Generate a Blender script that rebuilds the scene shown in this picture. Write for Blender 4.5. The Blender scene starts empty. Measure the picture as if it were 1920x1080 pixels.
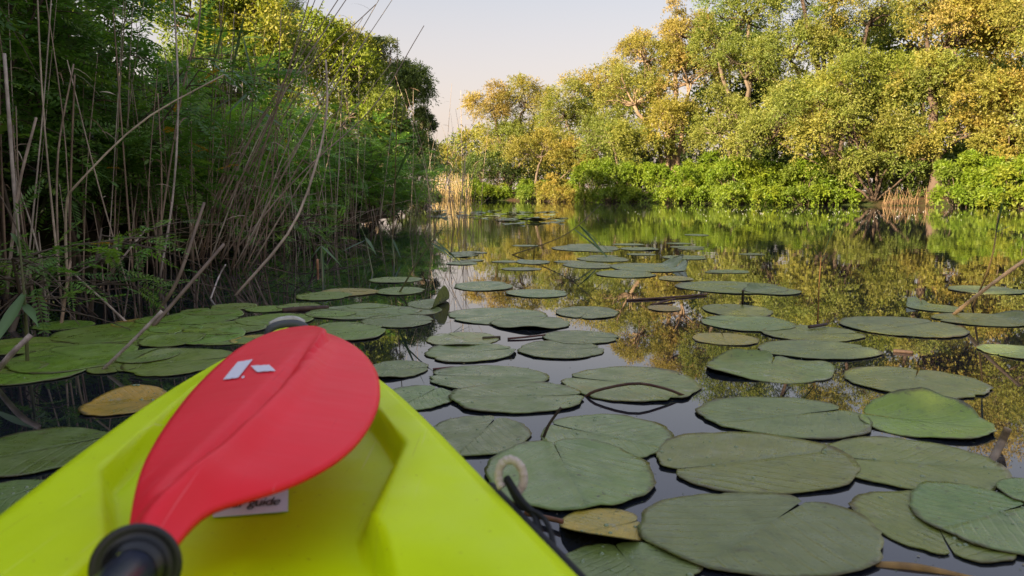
import bpy, math, random
import numpy as np
from mathutils import Vector, Matrix

# ------------------------------------------------------------------ camera
sc = bpy.context.scene
COL = sc.collection
FPX, CAM_H, HORIZON = 1387.0, 0.55, 358.0          # focal length in pixels of a 1920 wide frame
PITCH = math.atan((540 - HORIZON) / FPX)
cam_d = bpy.data.cameras.new('camera'); cam = bpy.data.objects.new('camera', cam_d); COL.objects.link(cam)
cam.location = (0, 0, CAM_H); cam.rotation_euler = (math.pi / 2 - PITCH, 0, 0)
cam_d.sensor_width = 36.0; cam_d.lens = 36.0 * FPX / 1920
cam_d.clip_start = 0.02; cam_d.clip_end = 5000
cam_d.dof.use_dof = True; cam_d.dof.focus_distance = 4.0; cam_d.dof.aperture_fstop = 9.0
sc.camera = cam

# ------------------------------------------------------------------ sky, sun, exposure
SUN_EL, SUN_AZ = math.radians(21), math.radians(231)   # azimuth clockwise from +Y (the view direction)
sun_vec = Vector((math.sin(SUN_AZ) * math.cos(SUN_EL), math.cos(SUN_AZ) * math.cos(SUN_EL), math.sin(SUN_EL)))
world = bpy.data.worlds.new('World'); sc.world = world; world.use_nodes = True
wn = world.node_tree.nodes; wl = world.node_tree.links; wn.clear()
w_out = wn.new('ShaderNodeOutputWorld'); w_bg = wn.new('ShaderNodeBackground'); w_sky = wn.new('ShaderNodeTexSky')
w_sky.sky_type = 'NISHITA'; w_sky.sun_disc = False; w_sky.sun_elevation = SUN_EL; w_sky.sun_rotation = SUN_AZ
w_sky.air_density = 1.0; w_sky.dust_density = 5.0; w_sky.ozone_density = 1.0; w_sky.altitude = 0
w_hsv = wn.new('ShaderNodeHueSaturation'); w_hsv.inputs['Saturation'].default_value = 0.45
# evening haze: the same pale band all round the horizon, laid over the clear-sky model
w_geo = wn.new('ShaderNodeNewGeometry'); w_sep = wn.new('ShaderNodeSeparateXYZ'); w_ramp = wn.new('ShaderNodeValToRGB')
HZ = 1 / 0.15
for k, (p, c) in enumerate(((0.0, (0.46, 0.35, 0.28)), (0.10, (0.42, 0.345, 0.295)), (0.25, (0.275, 0.275, 0.298)), (0.45, (0.255, 0.272, 0.365)), (0.95, (0.26, 0.30, 0.42)))):
    e = w_ramp.color_ramp.elements[k] if k < 2 else w_ramp.color_ramp.elements.new(p)
    e.position = p; e.color = (*c, 1)
w_abs = wn.new('ShaderNodeMath'); w_abs.operation = 'ABSOLUTE'
wl.new(w_geo.outputs['Incoming'], w_sep.inputs[0]); wl.new(w_sep.outputs['Z'], w_abs.inputs[0]); wl.new(w_abs.outputs[0], w_ramp.inputs[0])
w_up = wn.new('ShaderNodeVectorMath'); w_up.operation = 'SCALE'; w_up.inputs['Scale'].default_value = HZ; wl.new(w_ramp.outputs[0], w_up.inputs[0])
w_tint = wn.new('ShaderNodeMix'); w_tint.data_type = 'RGBA'; w_tint.inputs[0].default_value = 0.75
wl.new(w_sky.outputs[0], w_hsv.inputs['Color']); wl.new(w_hsv.outputs[0], w_tint.inputs[6]); wl.new(w_up.outputs[0], w_tint.inputs[7])
wl.new(w_tint.outputs[2], w_bg.inputs[0]); w_bg.inputs[1].default_value = 0.091
wl.new(w_bg.outputs[0], w_out.inputs[0])
sun_d = bpy.data.lights.new('sun', 'SUN'); sun_o = bpy.data.objects.new('sun', sun_d); COL.objects.link(sun_o)
sun_d.energy = 5.0; sun_d.angle = math.radians(0.6); sun_d.color = (1.0, 0.80, 0.52)
sun_o.rotation_euler = sun_vec.to_track_quat('Z', 'Y').to_euler(); sun_o.location = (-30, -20, 25)
vs = sc.view_settings; vs.view_transform = 'Standard'; vs.look = 'None'; vs.exposure = 1.9; vs.gamma = 1.0; vs.use_curve_mapping = False
sc.render.engine = 'CYCLES'
cy = sc.cycles; cy.use_denoising = True; cy.max_bounces = 5; cy.diffuse_bounces = 2; cy.glossy_bounces = 3
cy.transmission_bounces = 3; cy.transparent_max_bounces = 4; cy.caustics_reflective = False; cy.caustics_refractive = False
cy.sample_clamp_indirect = 6.0

# ------------------------------------------------------------------ helpers
rng = np.random.default_rng(7)
random.seed(7)
V3 = lambda *a: np.array(a, dtype=float)
_F = V3(0, math.cos(PITCH), -math.sin(PITCH)); _U = V3(0, math.sin(PITCH), math.cos(PITCH))

def ray(u, v):
    return V3((u - 960) / FPX, 0, 0) + _F - (v - 540) / FPX * _U
def G(u, v, z=0.0):                 # a photo point that lies at height z
    d = ray(u, v); return V3(0, 0, CAM_H) + d * ((z - CAM_H) / d[2])
def D(u, v, y):                     # a photo point at distance y down the river
    d = ray(u, v); return V3(0, 0, CAM_H) + d * (y / d[1])
def unit(a):
    return a / np.maximum(np.linalg.norm(a, axis=-1, keepdims=True), 1e-9)
def smooth(a, b, x):
    t = np.clip((x - a) / (b - a), 0, 1); return t * t * (3 - 2 * t)

class MB:
    def __init__(self): self.v = []; self.f = []; self.c = []; self.n = 0; self.uv = []
    def add(self, v, f, col=(1, 1, 1), uv=None):
        v = np.asarray(v, float).reshape(-1, 3)
        c = np.asarray(col, float)
        if c.ndim == 1: c = np.tile(c, (len(v), 1))
        self.v.append(v); self.f.append(np.asarray(f, int) + self.n); self.c.append(c); self.n += len(v)
        self.uv.append(np.zeros((len(v), 2)) if uv is None else np.asarray(uv, float))
        return self
    def mesh(self, name, mat, smooth_shade=False, uv=False):
        me = bpy.data.meshes.new(name)
        v = np.concatenate(self.v).astype(np.float32)
        me.vertices.add(len(v)); me.vertices.foreach_set('co', v.ravel())
        tot = np.concatenate([np.full(len(f), f.shape[1]) for f in self.f]); lv = np.concatenate([f.ravel() for f in self.f])
        me.loops.add(len(lv)); me.loops.foreach_set('vertex_index', lv.astype(np.int32))
        me.polygons.add(len(tot)); st = np.concatenate([[0], np.cumsum(tot)[:-1]])
        me.polygons.foreach_set('loop_start', st.astype(np.int32)); me.polygons.foreach_set('loop_total', tot.astype(np.int32))
        if smooth_shade: me.polygons.foreach_set('use_smooth', np.ones(len(tot), bool))
        at = me.attributes.new('Col', 'FLOAT_COLOR', 'POINT')
        c = np.concatenate(self.c); c = np.concatenate([c, np.ones((len(c), 1))], 1).astype(np.float32)
        at.data.foreach_set('color', c.ravel())
        if uv:
            u = np.concatenate(self.uv)[lv].astype(np.float32)
            l = me.uv_layers.new(name='UVMap'); l.data.foreach_set('uv', u.ravel())
        me.update(calc_edges=True); me.validate()
        me.materials.append(mat)
        return me
    def build(self, name, mat, parent=None, smooth_shade=False, uv=False):
        return link(name, self.mesh(name, mat, smooth_shade, uv), parent)

def link(name, me, parent=None):
    o = bpy.data.objects.new(name, me); COL.objects.link(o)
    if parent is not None: o.parent = parent
    return o
def tag(o, label=None, cat=None, group=None, kind=None):
    if label: o['label'] = label
    if cat: o['category'] = cat
    if group: o['group'] = group
    if kind: o['kind'] = kind
    return o
def thing(name, label, cat, loc=(0, 0, 0), group=None):
    o = bpy.data.objects.new(name, None); COL.objects.link(o); o.location = loc; o.empty_display_size = 0.1
    return tag(o, label, cat, group)

def tube(pts, rad, n=6, cap=True):
    """tube along a polyline; returns verts, quads"""
    pts = np.asarray(pts, float); k = len(pts); rad = np.broadcast_to(np.asarray(rad, float), (k,))
    tan = unit(np.gradient(pts, axis=0))
    ref = V3(0, 0, 1) if abs(tan[:, 2]).mean() < 0.8 else V3(1, 0, 0)
    a = unit(np.cross(tan, ref)); b = np.cross(tan, a)
    th = np.linspace(0, 2 * math.pi, n, endpoint=False)
    ring = a[:, None, :] * np.cos(th)[None, :, None] + b[:, None, :] * np.sin(th)[None, :, None]
    v = (pts[:, None, :] + ring * rad[:, None, None]).reshape(-1, 3)
    i = np.arange(k - 1)[:, None] * n; j = np.arange(n)[None, :]; j2 = (j + 1) % n
    f = np.stack([i + j, i + j2, i + n + j2, i + n + j], -1).reshape(-1, 4)
    if cap:
        v = np.concatenate([v, pts[[0]] , pts[[-1]]]); c0, c1 = k * n, k * n + 1
        jj = np.arange(n); f = np.concatenate([f, np.stack([jj, np.full(n, c0), np.full(n, c0), (jj + 1) % n], -1)[:0],
                                               ])
        e0 = np.stack([(jj + 1) % n, jj, np.full(n, c0)], -1); e1 = np.stack([(k - 1) * n + jj, (k - 1) * n + (jj + 1) % n, np.full(n, c1)], -1)
        return v, f, np.concatenate([e0, e1])
    return v, f, None
def add_tube(mb, pts, rad, n=6, col=(1, 1, 1), cap=True):
    v, f, e = tube(pts, rad, n, cap)
    k = mb.n; mb.add(v, f, col)
    if e is not None:
        mb.f.append(e + k)
def spline(pts, n):
    """Catmull-Rom through the points"""
    P = np.asarray(pts, float)
    if len(P) == 2:
        t = np.linspace(0, 1, n)[:, None]; return P[0] * (1 - t) + P[1] * t
    Q = np.concatenate([[2 * P[0] - P[1]], P, [2 * P[-1] - P[-2]]])
    s = np.linspace(0, len(P) - 1 - 1e-6, n); i = s.astype(int); t = (s - i)[:, None]
    p0, p1, p2, p3 = Q[i], Q[i + 1], Q[i + 2], Q[i + 3]
    return 0.5 * ((2 * p1) + (-p0 + p2) * t + (2 * p0 - 5 * p1 + 4 * p2 - p3) * t ** 2 + (-p0 + 3 * p1 - 3 * p2 + p3) * t ** 3)

def leaf_quads(P, Dv, N, L, W, mid=0.45):
    S = unit(np.cross(Dv, N)); L = np.asarray(L)[:, None]; W = np.asarray(W)[:, None]
    m = P + Dv * L * mid
    v = np.stack([P, m + S * W / 2, P + Dv * L, m - S * W / 2], 1).reshape(-1, 3)
    f = np.arange(len(P) * 4).reshape(-1, 4)
    return v, f
def rdir(n):
    return unit(rng.normal(size=(n, 3)))

# ------------------------------------------------------------------ materials
def new_mat(name):
    m = bpy.data.materials.new(name); m.use_nodes = True
    nt = m.node_tree; nt.nodes.clear()
    out = nt.nodes.new('ShaderNodeOutputMaterial')
    return m, nt.nodes, nt.links, out
def nd(n, kind, **kw):
    x = n.new(kind)
    for k, v in kw.items():
        if k in x.inputs: x.inputs[k].default_value = v
        else: setattr(x, k, v)
    return x
def rgb_mix(n, l, fac, a, b, mode='MIX'):
    x = n.new('ShaderNodeMix'); x.data_type = 'RGBA'; x.blend_type = mode
    for s, val in ((0, fac), (6, a), (7, b)):
        if hasattr(val, 'links') or hasattr(val, 'is_linked'): l.new(val, x.inputs[s])
        elif s == 0: x.inputs[0].default_value = val
        else: x.inputs[s].default_value = (*val, 1) if len(val) == 3 else val
    return x.outputs[2]
def math_n(n, l, op, a, b=None, c=None):
    x = n.new('ShaderNodeMath'); x.operation = op
    for i, val in enumerate((a, b, c)):
        if val is None: continue
        if hasattr(val, 'is_linked'): l.new(val, x.inputs[i])
        else: x.inputs[i].default_value = val
    return x.outputs[0]
def ramp(n, l, fac, stops):
    x = n.new('ShaderNodeValToRGB'); l.new(fac, x.inputs[0])
    e = x.color_ramp.elements
    while len(e) < len(stops): e.new(0.5)
    for i, (p, c) in enumerate(stops):
        e[i].position = p; e[i].color = (*c, 1) if hasattr(c, '__len__') else (c, c, c, 1)
    return x.outputs[0]

def leaf_material(name, trans=0.35, rough=0.5, spec=0.3):
    m, n, l, out = new_mat(name)
    a = nd(n, 'ShaderNodeAttribute', attribute_name='Col')
    p = nd(n, 'ShaderNodeBsdfPrincipled', Roughness=rough); p.inputs['Specular IOR Level'].default_value = spec
    l.new(a.outputs['Color'], p.inputs['Base Color'])
    t = n.new('ShaderNodeBsdfTranslucent')
    tc = rgb_mix(n, l, 1.0, a.outputs['Color'], (1.25, 1.35, 0.55), 'MULTIPLY')
    l.new(tc, t.inputs[0])
    mx = n.new('ShaderNodeMixShader'); mx.inputs[0].default_value = trans
    l.new(p.outputs[0], mx.inputs[1]); l.new(t.outputs[0], mx.inputs[2]); l.new(mx.outputs[0], out.inputs[0])
    return m
M = {}
M['leaf'] = leaf_material('leaf', 0.42)
M['reed_leaf'] = leaf_material('reed_leaf', 0.25, 0.4, 0.4)

def simple(name, col, rough=0.5, spec=0.5, noise=None, bump=None, attr=False, metallic=0.0):
    m, n, l, out = new_mat(name)
    p = nd(n, 'ShaderNodeBsdfPrincipled', Roughness=rough); p.inputs['Specular IOR Level'].default_value = spec
    p.inputs['Metallic'].default_value = metallic
    tc = n.new('ShaderNodeTexCoord')
    base = None
    if attr:
        base = nd(n, 'ShaderNodeAttribute', attribute_name='Col').outputs['Color']
    if noise:
        scale, c2, amt = noise
        nz = nd(n, 'ShaderNodeTexNoise', Scale=scale, Detail=6.0, Roughness=0.6); l.new(tc.outputs['Object'], nz.inputs['Vector'])
        f = ramp(n, l, nz.outputs['Fac'], [(0.35, 0.0), (0.7, 1.0)])
        fm = math_n(n, l, 'MULTIPLY', f, amt)
        base = rgb_mix(n, l, fm, base if base is not None else col, c2)
    if base is not None: l.new(base, p.inputs['Base Color'])
    else: p.inputs['Base Color'].default_value = (*col, 1)
    if bump:
        scale, st, dist = bump
        nb = nd(n, 'ShaderNodeTexNoise', Scale=scale, Detail=5.0); l.new(tc.outputs['Object'], nb.inputs['Vector'])
        b = nd(n, 'ShaderNodeBump', Strength=st, Distance=dist); l.new(nb.outputs['Fac'], b.inputs['Height']); l.new(b.outputs[0], p.inputs['Normal'])
    l.new(p.outputs[0], out.inputs[0])
    return m
M['bark'] = simple('bark', (0.12, 0.085, 0.06), 0.9, 0.2, (9, (0.11, 0.075, 0.05), 0.6), (14, 0.6, 0.03), attr=True)
M['dry_reed'] = simple('dry_reed', (0.3, 0.2, 0.1), 0.6, 0.3, (30, (0.16, 0.10, 0.06), 0.55), attr=True)
M['rubber'] = simple('black_rubber', (0.008, 0.008, 0.009), 0.35, 0.5)
M['shaft'] = simple('navy_shaft', (0.012, 0.016, 0.035), 0.28, 0.5, (300, (0.02, 0.028, 0.06), 0.6))
M['print'] = simple('white_print', (0.75, 0.72, 0.78), 0.5)
M['paper'] = simple('paper', (0.62, 0.55, 0.62), 0.6, 0.3)
M['ink'] = simple('ink', (0.02, 0.015, 0.02), 0.6)
M['rope'] = simple('rope', (0.62, 0.54, 0.46), 0.85, 0.2, (60, (0.42, 0.30, 0.20), 0.8), (250, 0.8, 0.003))
M['cord'] = simple('cord', (0.012, 0.012, 0.014), 0.7, 0.3)
M['grip'] = simple('grey_grip', (0.07, 0.075, 0.08), 0.5, 0.4)
M['worn_white'] = simple('worn_white', (0.55, 0.52, 0.48), 0.6, 0.4, (50, (0.3, 0.27, 0.22), 0.7))
M['fluff'] = simple('fluff', (0.8, 0.78, 0.7), 0.9)
M['soil'] = None

def kayak_material():
    m, n, l, out = new_mat('lime_plastic')
    p = nd(n, 'ShaderNodeBsdfPrincipled', Roughness=0.38); p.inputs['Specular IOR Level'].default_value = 0.13
    tc = n.new('ShaderNodeTexCoord')
    nz = nd(n, 'ShaderNodeTexNoise', Scale=7.0, Detail=5.0); l.new(tc.outputs['Object'], nz.inputs['Vector'])
    c = rgb_mix(n, l, ramp(n, l, nz.outputs['Fac'], [(0.3, 0.0), (0.75, 1.0)]), (0.66, 0.84, 0.004), (0.61, 0.78, 0.005))
    sp = nd(n, 'ShaderNodeTexNoise', Scale=150.0, Detail=2.0); l.new(tc.outputs['Object'], sp.inputs['Vector'])
    c = rgb_mix(n, l, ramp(n, l, sp.outputs['Fac'], [(0.70, 0.0), (0.76, 0.5)]), c, (0.30, 0.32, 0.03))
    # long scratches from landing and smears of dried mud
    for k, rot in enumerate((0.25, 1.1, -0.5)):
        mp = nd(n, 'ShaderNodeMapping'); mp.inputs['Scale'].default_value = (260, 5, 5); mp.inputs['Rotation'].default_value = (0, 0, rot); mp.inputs['Location'].default_value = (k * 3.7, k, 0); l.new(tc.outputs['Object'], mp.inputs['Vector'])
        sx = nd(n, 'ShaderNodeTexNoise', Scale=1.0, Detail=2.0); l.new(mp.outputs[0], sx.inputs['Vector'])
        c = rgb_mix(n, l, ramp(n, l, sx.outputs['Fac'], [(0.73, 0.0), (0.76, 0.45)]), c, (0.80, 0.86, 0.25) if k != 1 else (0.36, 0.40, 0.04))
    mud = nd(n, 'ShaderNodeTexNoise', Scale=4.5, Detail=9.0, Roughness=0.72); l.new(tc.outputs['Object'], mud.inputs['Vector'])
    c = rgb_mix(n, l, ramp(n, l, mud.outputs['Fac'], [(0.60, 0.0), (0.74, 0.32)]), c, (0.33, 0.33, 0.07))
    l.new(c, p.inputs['Base Color'])
    nb = nd(n, 'ShaderNodeTexNoise', Scale=220.0, Detail=3.0); l.new(tc.outputs['Object'], nb.inputs['Vector'])
    nb2 = nd(n, 'ShaderNodeTexNoise', Scale=14.0, Detail=3.0); l.new(tc.outputs['Object'], nb2.inputs['Vector'])
    h = math_n(n, l, 'ADD', math_n(n, l, 'MULTIPLY', nb.outputs['Fac'], 0.08), math_n(n, l, 'MULTIPLY', nb2.outputs['Fac'], 0.9))
    b = nd(n, 'ShaderNodeBump', Strength=0.35, Distance=0.004); l.new(h, b.inputs['Height']); l.new(b.outputs[0], p.inputs['Normal'])
    rr = nd(n, 'ShaderNodeTexNoise', Scale=25.0, Detail=4.0); l.new(tc.outputs['Object'], rr.inputs['Vector'])
    l.new(ramp(n, l, rr.outputs['Fac'], [(0.3, 0.3), (0.7, 0.5)]), p.inputs['Roughness'])
    l.new(p.outputs[0], out.inputs[0]); return m
M['kayak'] = kayak_material()

def blade_material():
    m, n, l, out = new_mat('red_plastic')
    p = nd(n, 'ShaderNodeBsdfPrincipled', Roughness=0.42); p.inputs['Specular IOR Level'].default_value = 0.15
    tc = n.new('ShaderNodeTexCoord')
    nz = nd(n, 'ShaderNodeTexNoise', Scale=9.0, Detail=6.0); l.new(tc.outputs['Object'], nz.inputs['Vector'])
    c = rgb_mix(n, l, ramp(n, l, nz.outputs['Fac'], [(0.35, 0.0), (0.75, 1.0)]), (0.93, 0.030, 0.048), (0.84, 0.026, 0.036))
    for k, rot in enumerate((0.9, -0.4)):
        m2 = nd(n, 'ShaderNodeMapping'); m2.inputs['Scale'].default_value = (420, 9, 9); m2.inputs['Rotation'].default_value = (0, 0, rot); l.new(tc.outputs['Object'], m2.inputs['Vector'])
        sx = nd(n, 'ShaderNodeTexNoise', Scale=1.0, Detail=2.0); l.new(m2.outputs[0], sx.inputs['Vector'])
        c = rgb_mix(n, l, ramp(n, l, sx.outputs['Fac'], [(0.70, 0.0), (0.74, 0.35)]), c, (0.90, 0.22, 0.24) if k else (0.50, 0.012, 0.02))
    l.new(c, p.inputs['Base Color'])
    mp = nd(n, 'ShaderNodeMapping'); mp.inputs['Scale'].default_value = (14, 120, 30); mp.inputs['Rotation'].default_value = (0, 0, 0.5); l.new(tc.outputs['Object'], mp.inputs['Vector'])
    sc_ = nd(n, 'ShaderNodeTexNoise', Scale=1.0, Detail=4.0); l.new(mp.outputs[0], sc_.inputs['Vector'])
    l.new(ramp(n, l, sc_.outputs['Fac'], [(0.3, 0.38), (0.75, 0.50)]), p.inputs['Roughness'])
    b = nd(n, 'ShaderNodeBump', Strength=0.03, Distance=0.002); l.new(sc_.outputs['Fac'], b.inputs['Height']); l.new(b.outputs[0], p.inputs['Normal'])
    l.new(p.outputs[0], out.inputs[0]); return m
M['blade'] = blade_material()

def pad_material():
    m, n, l, out = new_mat('lily_pad')
    p = nd(n, 'ShaderNodeBsdfPrincipled', Roughness=0.4); p.inputs['Specular IOR Level'].default_value = 0.55
    uv = n.new('ShaderNodeUVMap'); uv.uv_map = 'UVMap'
    oi = n.new('ShaderNodeObjectInfo')
    sep = n.new('ShaderNodeSeparateXYZ'); l.new(uv.outputs[0], sep.inputs[0])
    X, Y = sep.outputs['X'], sep.outputs['Y']
    ay = math_n(n, l, 'ABSOLUTE', Y)
    off = n.new('ShaderNodeCombineXYZ'); l.new(oi.outputs['Random'], off.inputs[2])
    sc3 = nd(n, 'ShaderNodeVectorMath', operation='MULTIPLY_ADD'); l.new(off.outputs[0], sc3.inputs[0]); sc3.inputs[1].default_value = (0, 0, 37.0); l.new(uv.outputs[0], sc3.inputs[2])
    def noise(scale, det=5.0, rough=0.6):
        q = nd(n, 'ShaderNodeTexNoise', Scale=scale, Detail=det, Roughness=rough); l.new(sc3.outputs[0], q.inputs['Vector']); return q.outputs['Fac']
    wob = noise(3.0, 3.0)
    # veins run from the midrib forward to the margin
    ph = math_n(n, l, 'SUBTRACT', X, math_n(n, l, 'MULTIPLY', math_n(n, l, 'POWER', ay, 0.85), 0.75))
    ph = math_n(n, l, 'ADD', math_n(n, l, 'MULTIPLY', ph, 62.0), math_n(n, l, 'MULTIPLY', wob, 5.0))
    wave = math_n(n, l, 'SINE', ph)
    vein = ramp(n, l, math_n(n, l, 'MULTIPLY_ADD', wave, 0.5, 0.5), [(0.72, 0.0), (1.0, 1.0)])
    fade = ramp(n, l, noise(2.2, 2.0), [(0.35, 0.15), (0.65, 1.0)])
    vein = math_n(n, l, 'MULTIPLY', vein, fade)
    rib = ramp(n, l, math_n(n, l, 'ADD', ay, math_n(n, l, 'MULTIPLY', wob, 0.012)), [(0.008, 1.0), (0.040, 0.0)])
    base = rgb_mix(n, l, ramp(n, l, noise(2.5), [(0.3, 0.0), (0.7, 1.0)]), (0.128, 0.182, 0.038), (0.172, 0.215, 0.062))
    base = rgb_mix(n, l, ramp(n, l, noise(6.0, 6.0), [(0.50, 0.0), (0.70, 0.75)]), base, (0.075, 0.118, 0.030))
    base = rgb_mix(n, l, math_n(n, l, 'MULTIPLY', vein, 0.36), base, (0.19, 0.23, 0.10))
    base = rgb_mix(n, l, math_n(n, l, 'MULTIPLY', rib, 0.35), base, (0.075, 0.115, 0.030))
    base = rgb_mix(n, l, 1.0, base, oi.outputs['Color'], 'MULTIPLY')
    # wear: yellow patches, brown specks, dark eaten edge (alpha of the object colour says how worn)
    ax = math_n(n, l, 'SQRT', math_n(n, l, 'ADD', math_n(n, l, 'MULTIPLY', X, X), math_n(n, l, 'MULTIPLY', Y, Y)))
    worn = oi.outputs['Alpha']
    yel = math_n(n, l, 'MULTIPLY', ramp(n, l, noise(3.3, 5.0), [(0.52, 0.0), (0.62, 1.0)]), worn)
    base = rgb_mix(n, l, math_n(n, l, 'MULTIPLY', yel, 0.75), base, (0.30, 0.27, 0.06))
    pale = math_n(n, l, 'MULTIPLY', ramp(n, l, noise(4.6, 6.0), [(0.60, 0.0), (0.66, 1.0)]), worn)
    base = rgb_mix(n, l, math_n(n, l, 'MULTIPLY', pale, 0.8), base, (0.38, 0.37, 0.30))
    spk = ramp(n, l, noise(26.0, 3.0, 0.7), [(0.64, 0.0), (0.68, 0.9)])
    base = rgb_mix(n, l, spk, base, (0.035, 0.028, 0.012))
    dust = ramp(n, l, noise(60.0, 2.0, 0.7), [(0.67, 0.0), (0.71, 0.6)])
    base = rgb_mix(n, l, dust, base, (0.30, 0.32, 0.24))
    big = ramp(n, l, noise(1.4, 4.0), [(0.38, 0.0), (0.62, 1.0)])
    base = rgb_mix(n, l, math_n(n, l, 'MULTIPLY', big, 0.35), base, (0.185, 0.22, 0.075))
    hue = nd(n, 'ShaderNodeHueSaturation'); l.new(base, hue.inputs['Color'])
    l.new(math_n(n, l, 'MULTIPLY_ADD', oi.outputs['Random'], 0.035, 0.478), hue.inputs['Hue']); l.new(math_n(n, l, 'MULTIPLY_ADD', oi.outputs['Random'], 0.35, 0.85), hue.inputs['Value'])
    base = hue.outputs[0]
    edge = ramp(n, l, math_n(n, l, 'ADD', ax, math_n(n, l, 'MULTIPLY', noise(9.0), 0.16)), [(0.555, 0.0), (0.60, 0.85)])
    base = rgb_mix(n, l, edge, base, (0.075, 0.055, 0.018))
    rot = ramp(n, l, noise(5.5, 6.0, 0.75), [(0.60, 0.0), (0.67, 0.7)])
    base = rgb_mix(n, l, rot, base, (0.085, 0.075, 0.022))
    l.new(base, p.inputs['Base Color'])
    rg = ramp(n, l, noise(5.0, 5.0), [(0.38, 0.24), (0.62, 0.50)]); l.new(rg, p.inputs['Roughness'])
    hgt = math_n(n, l, 'ADD', math_n(n, l, 'MULTIPLY', vein, -0.6), math_n(n, l, 'MULTIPLY', noise(14.0, 5.0), 1.1))
    hgt = math_n(n, l, 'ADD', hgt, math_n(n, l, 'MULTIPLY', rib, -0.7))
    b = nd(n, 'ShaderNodeBump', Strength=0.42, Distance=0.005); l.new(hgt, b.inputs['Height']); l.new(b.outputs[0], p.inputs['Normal'])
    l.new(p.outputs[0], out.inputs[0]); return m
M['pad'] = pad_material()

def water_material():
    m, n, l, out = new_mat('water')
    p = nd(n, 'ShaderNodeBsdfPrincipled', Roughness=0.015); p.inputs['IOR'].default_value = 1.6
    geo = n.new('ShaderNodeNewGeometry')
    murk = nd(n, 'ShaderNodeTexNoise', Scale=0.8, Detail=3.0); l.new(geo.outputs['Position'], murk.inputs['Vector'])
    l.new(rgb_mix(n, l, murk.outputs['Fac'], (0.009, 0.011, 0.015), (0.013, 0.015, 0.021)), p.inputs['Base Color'])
    p.inputs['Specular IOR Level'].default_value = 0.62
    def nz(scale, sx, sy, det=2.0):
        mp = nd(n, 'ShaderNodeMapping'); mp.inputs['Scale'].default_value = (sx, sy, 1); l.new(geo.outputs['Position'], mp.inputs['Vector'])
        q = nd(n, 'ShaderNodeTexNoise', Scale=scale, Detail=det, Roughness=0.5); l.new(mp.outputs[0], q.inputs['Vector']); return q.outputs['Fac']
    patch = ramp(n, l, nz(0.16, 0.6, 1.0), [(0.40, 0.12), (0.66, 1.0)])
    sep = n.new('ShaderNodeSeparateXYZ'); l.new(geo.outputs['Position'], sep.inputs[0])
    far = nd(n, 'ShaderNodeMapRange'); l.new(sep.outputs['Y'], far.inputs[0]); far.inputs[1].default_value = 3.0; far.inputs[2].default_value = 11.0; far.inputs[3].default_value = 0.04; far.inputs[4].default_value = 1.0
    amp = math_n(n, l, 'MULTIPLY', patch, far.outputs[0])      # the open channel is stirred, the sheltered pad bed lies still
    h = math_n(n, l, 'ADD', nz(2.2, 0.8, 1.3), math_n(n, l, 'MULTIPLY', nz(7.0, 0.7, 1.5), 0.35))
    h = math_n(n, l, 'MULTIPLY', h, amp)
    h = math_n(n, l, 'ADD', h, math_n(n, l, 'MULTIPLY', nz(0.9, 1.0, 1.0), 0.15))
    b = nd(n, 'ShaderNodeBump', Strength=1.0, Distance=0.0024); l.new(h, b.inputs['Height']); l.new(b.outputs[0], p.inputs['Normal'])
    l.new(p.outputs[0], out.inputs[0]); return m
M['water'] = water_material()

def ground_material():
    m, n, l, out = new_mat('bank_soil')
    p = nd(n, 'ShaderNodeBsdfPrincipled', Roughness=0.95); p.inputs['Specular IOR Level'].default_value = 0.1
    geo = n.new('ShaderNodeNewGeometry')
    a = nd(n, 'ShaderNodeTexNoise', Scale=0.7, Detail=6.0); l.new(geo.outputs['Position'], a.inputs['Vector'])
    b2 = nd(n, 'ShaderNodeTexNoise', Scale=6.0, Detail=6.0); l.new(geo.outputs['Position'], b2.inputs['Vector'])
    c = rgb_mix(n, l, ramp(n, l, a.outputs['Fac'], [(0.4, 0.0), (0.6, 1.0)]), (0.075, 0.042, 0.024), (0.04, 0.06, 0.016))
    c = rgb_mix(n, l, ramp(n, l, b2.outputs['Fac'], [(0.45, 0.0), (0.7, 0.7)]), c, (0.028, 0.022, 0.014))
    l.new(c, p.inputs['Base Color'])
    b = nd(n, 'ShaderNodeBump', Strength=0.8, Distance=0.06); l.new(b2.outputs['Fac'], b.inputs['Height']); l.new(b.outputs[0], p.inputs['Normal'])
    l.new(p.outputs[0], out.inputs[0]); return m
M['soil'] = ground_material()

# ------------------------------------------------------------------ the setting: ground sheet and water
LEFT = np.array([(-3.2, -900), (-3.0, -20), (-2.85, 0), (-2.9, 6), (-2.6, 12), (-2.6, 17), (-3.3, 24), (-4.8, 31), (-9, 38), (-20, 45), (-60, 52), (-900, 70)], float)
RIGHT = np.array([(-900, 95), (-50, 66), (-20, 57), (-4.5, 48), (4, 38.3), (10, 32), (17, 26), (30, 14), (60, -15), (120, -900)], float)
river = np.concatenate([LEFT, RIGHT])
def inside(P, poly):
    x, y = P[:, 0], P[:, 1]; r = np.zeros(len(P), bool)
    for (x1, y1), (x2, y2) in zip(poly, np.roll(poly, -1, 0)):
        if y1 == y2: continue
        c = ((y1 > y) != (y2 > y)) & (x < (x2 - x1) * (y - y1) / (y2 - y1) + x1)
        r ^= c
    return r
def dist(P, line):
    d = np.full(len(P), 1e9)
    for a, b in zip(line[:-1], line[1:]):
        ab = b - a; t = np.clip(((P - a) @ ab) / (ab @ ab), 0, 1)
        d = np.minimum(d, np.linalg.norm(P - (a + t[:, None] * ab), axis=1))
    return d
def axis(lo, hi, step, far):
    core = np.arange(lo, hi + step, step); k = np.geomspace(step * 2, far, 22)
    return np.concatenate([lo - k[::-1], core, hi + k])
gx, gy = axis(-24, 40, 0.55, 2200), axis(-14, 70, 0.6, 2200)
XX, YY = np.meshgrid(gx, gy); PP = np.stack([XX.ravel(), YY.ravel()], 1)
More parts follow.
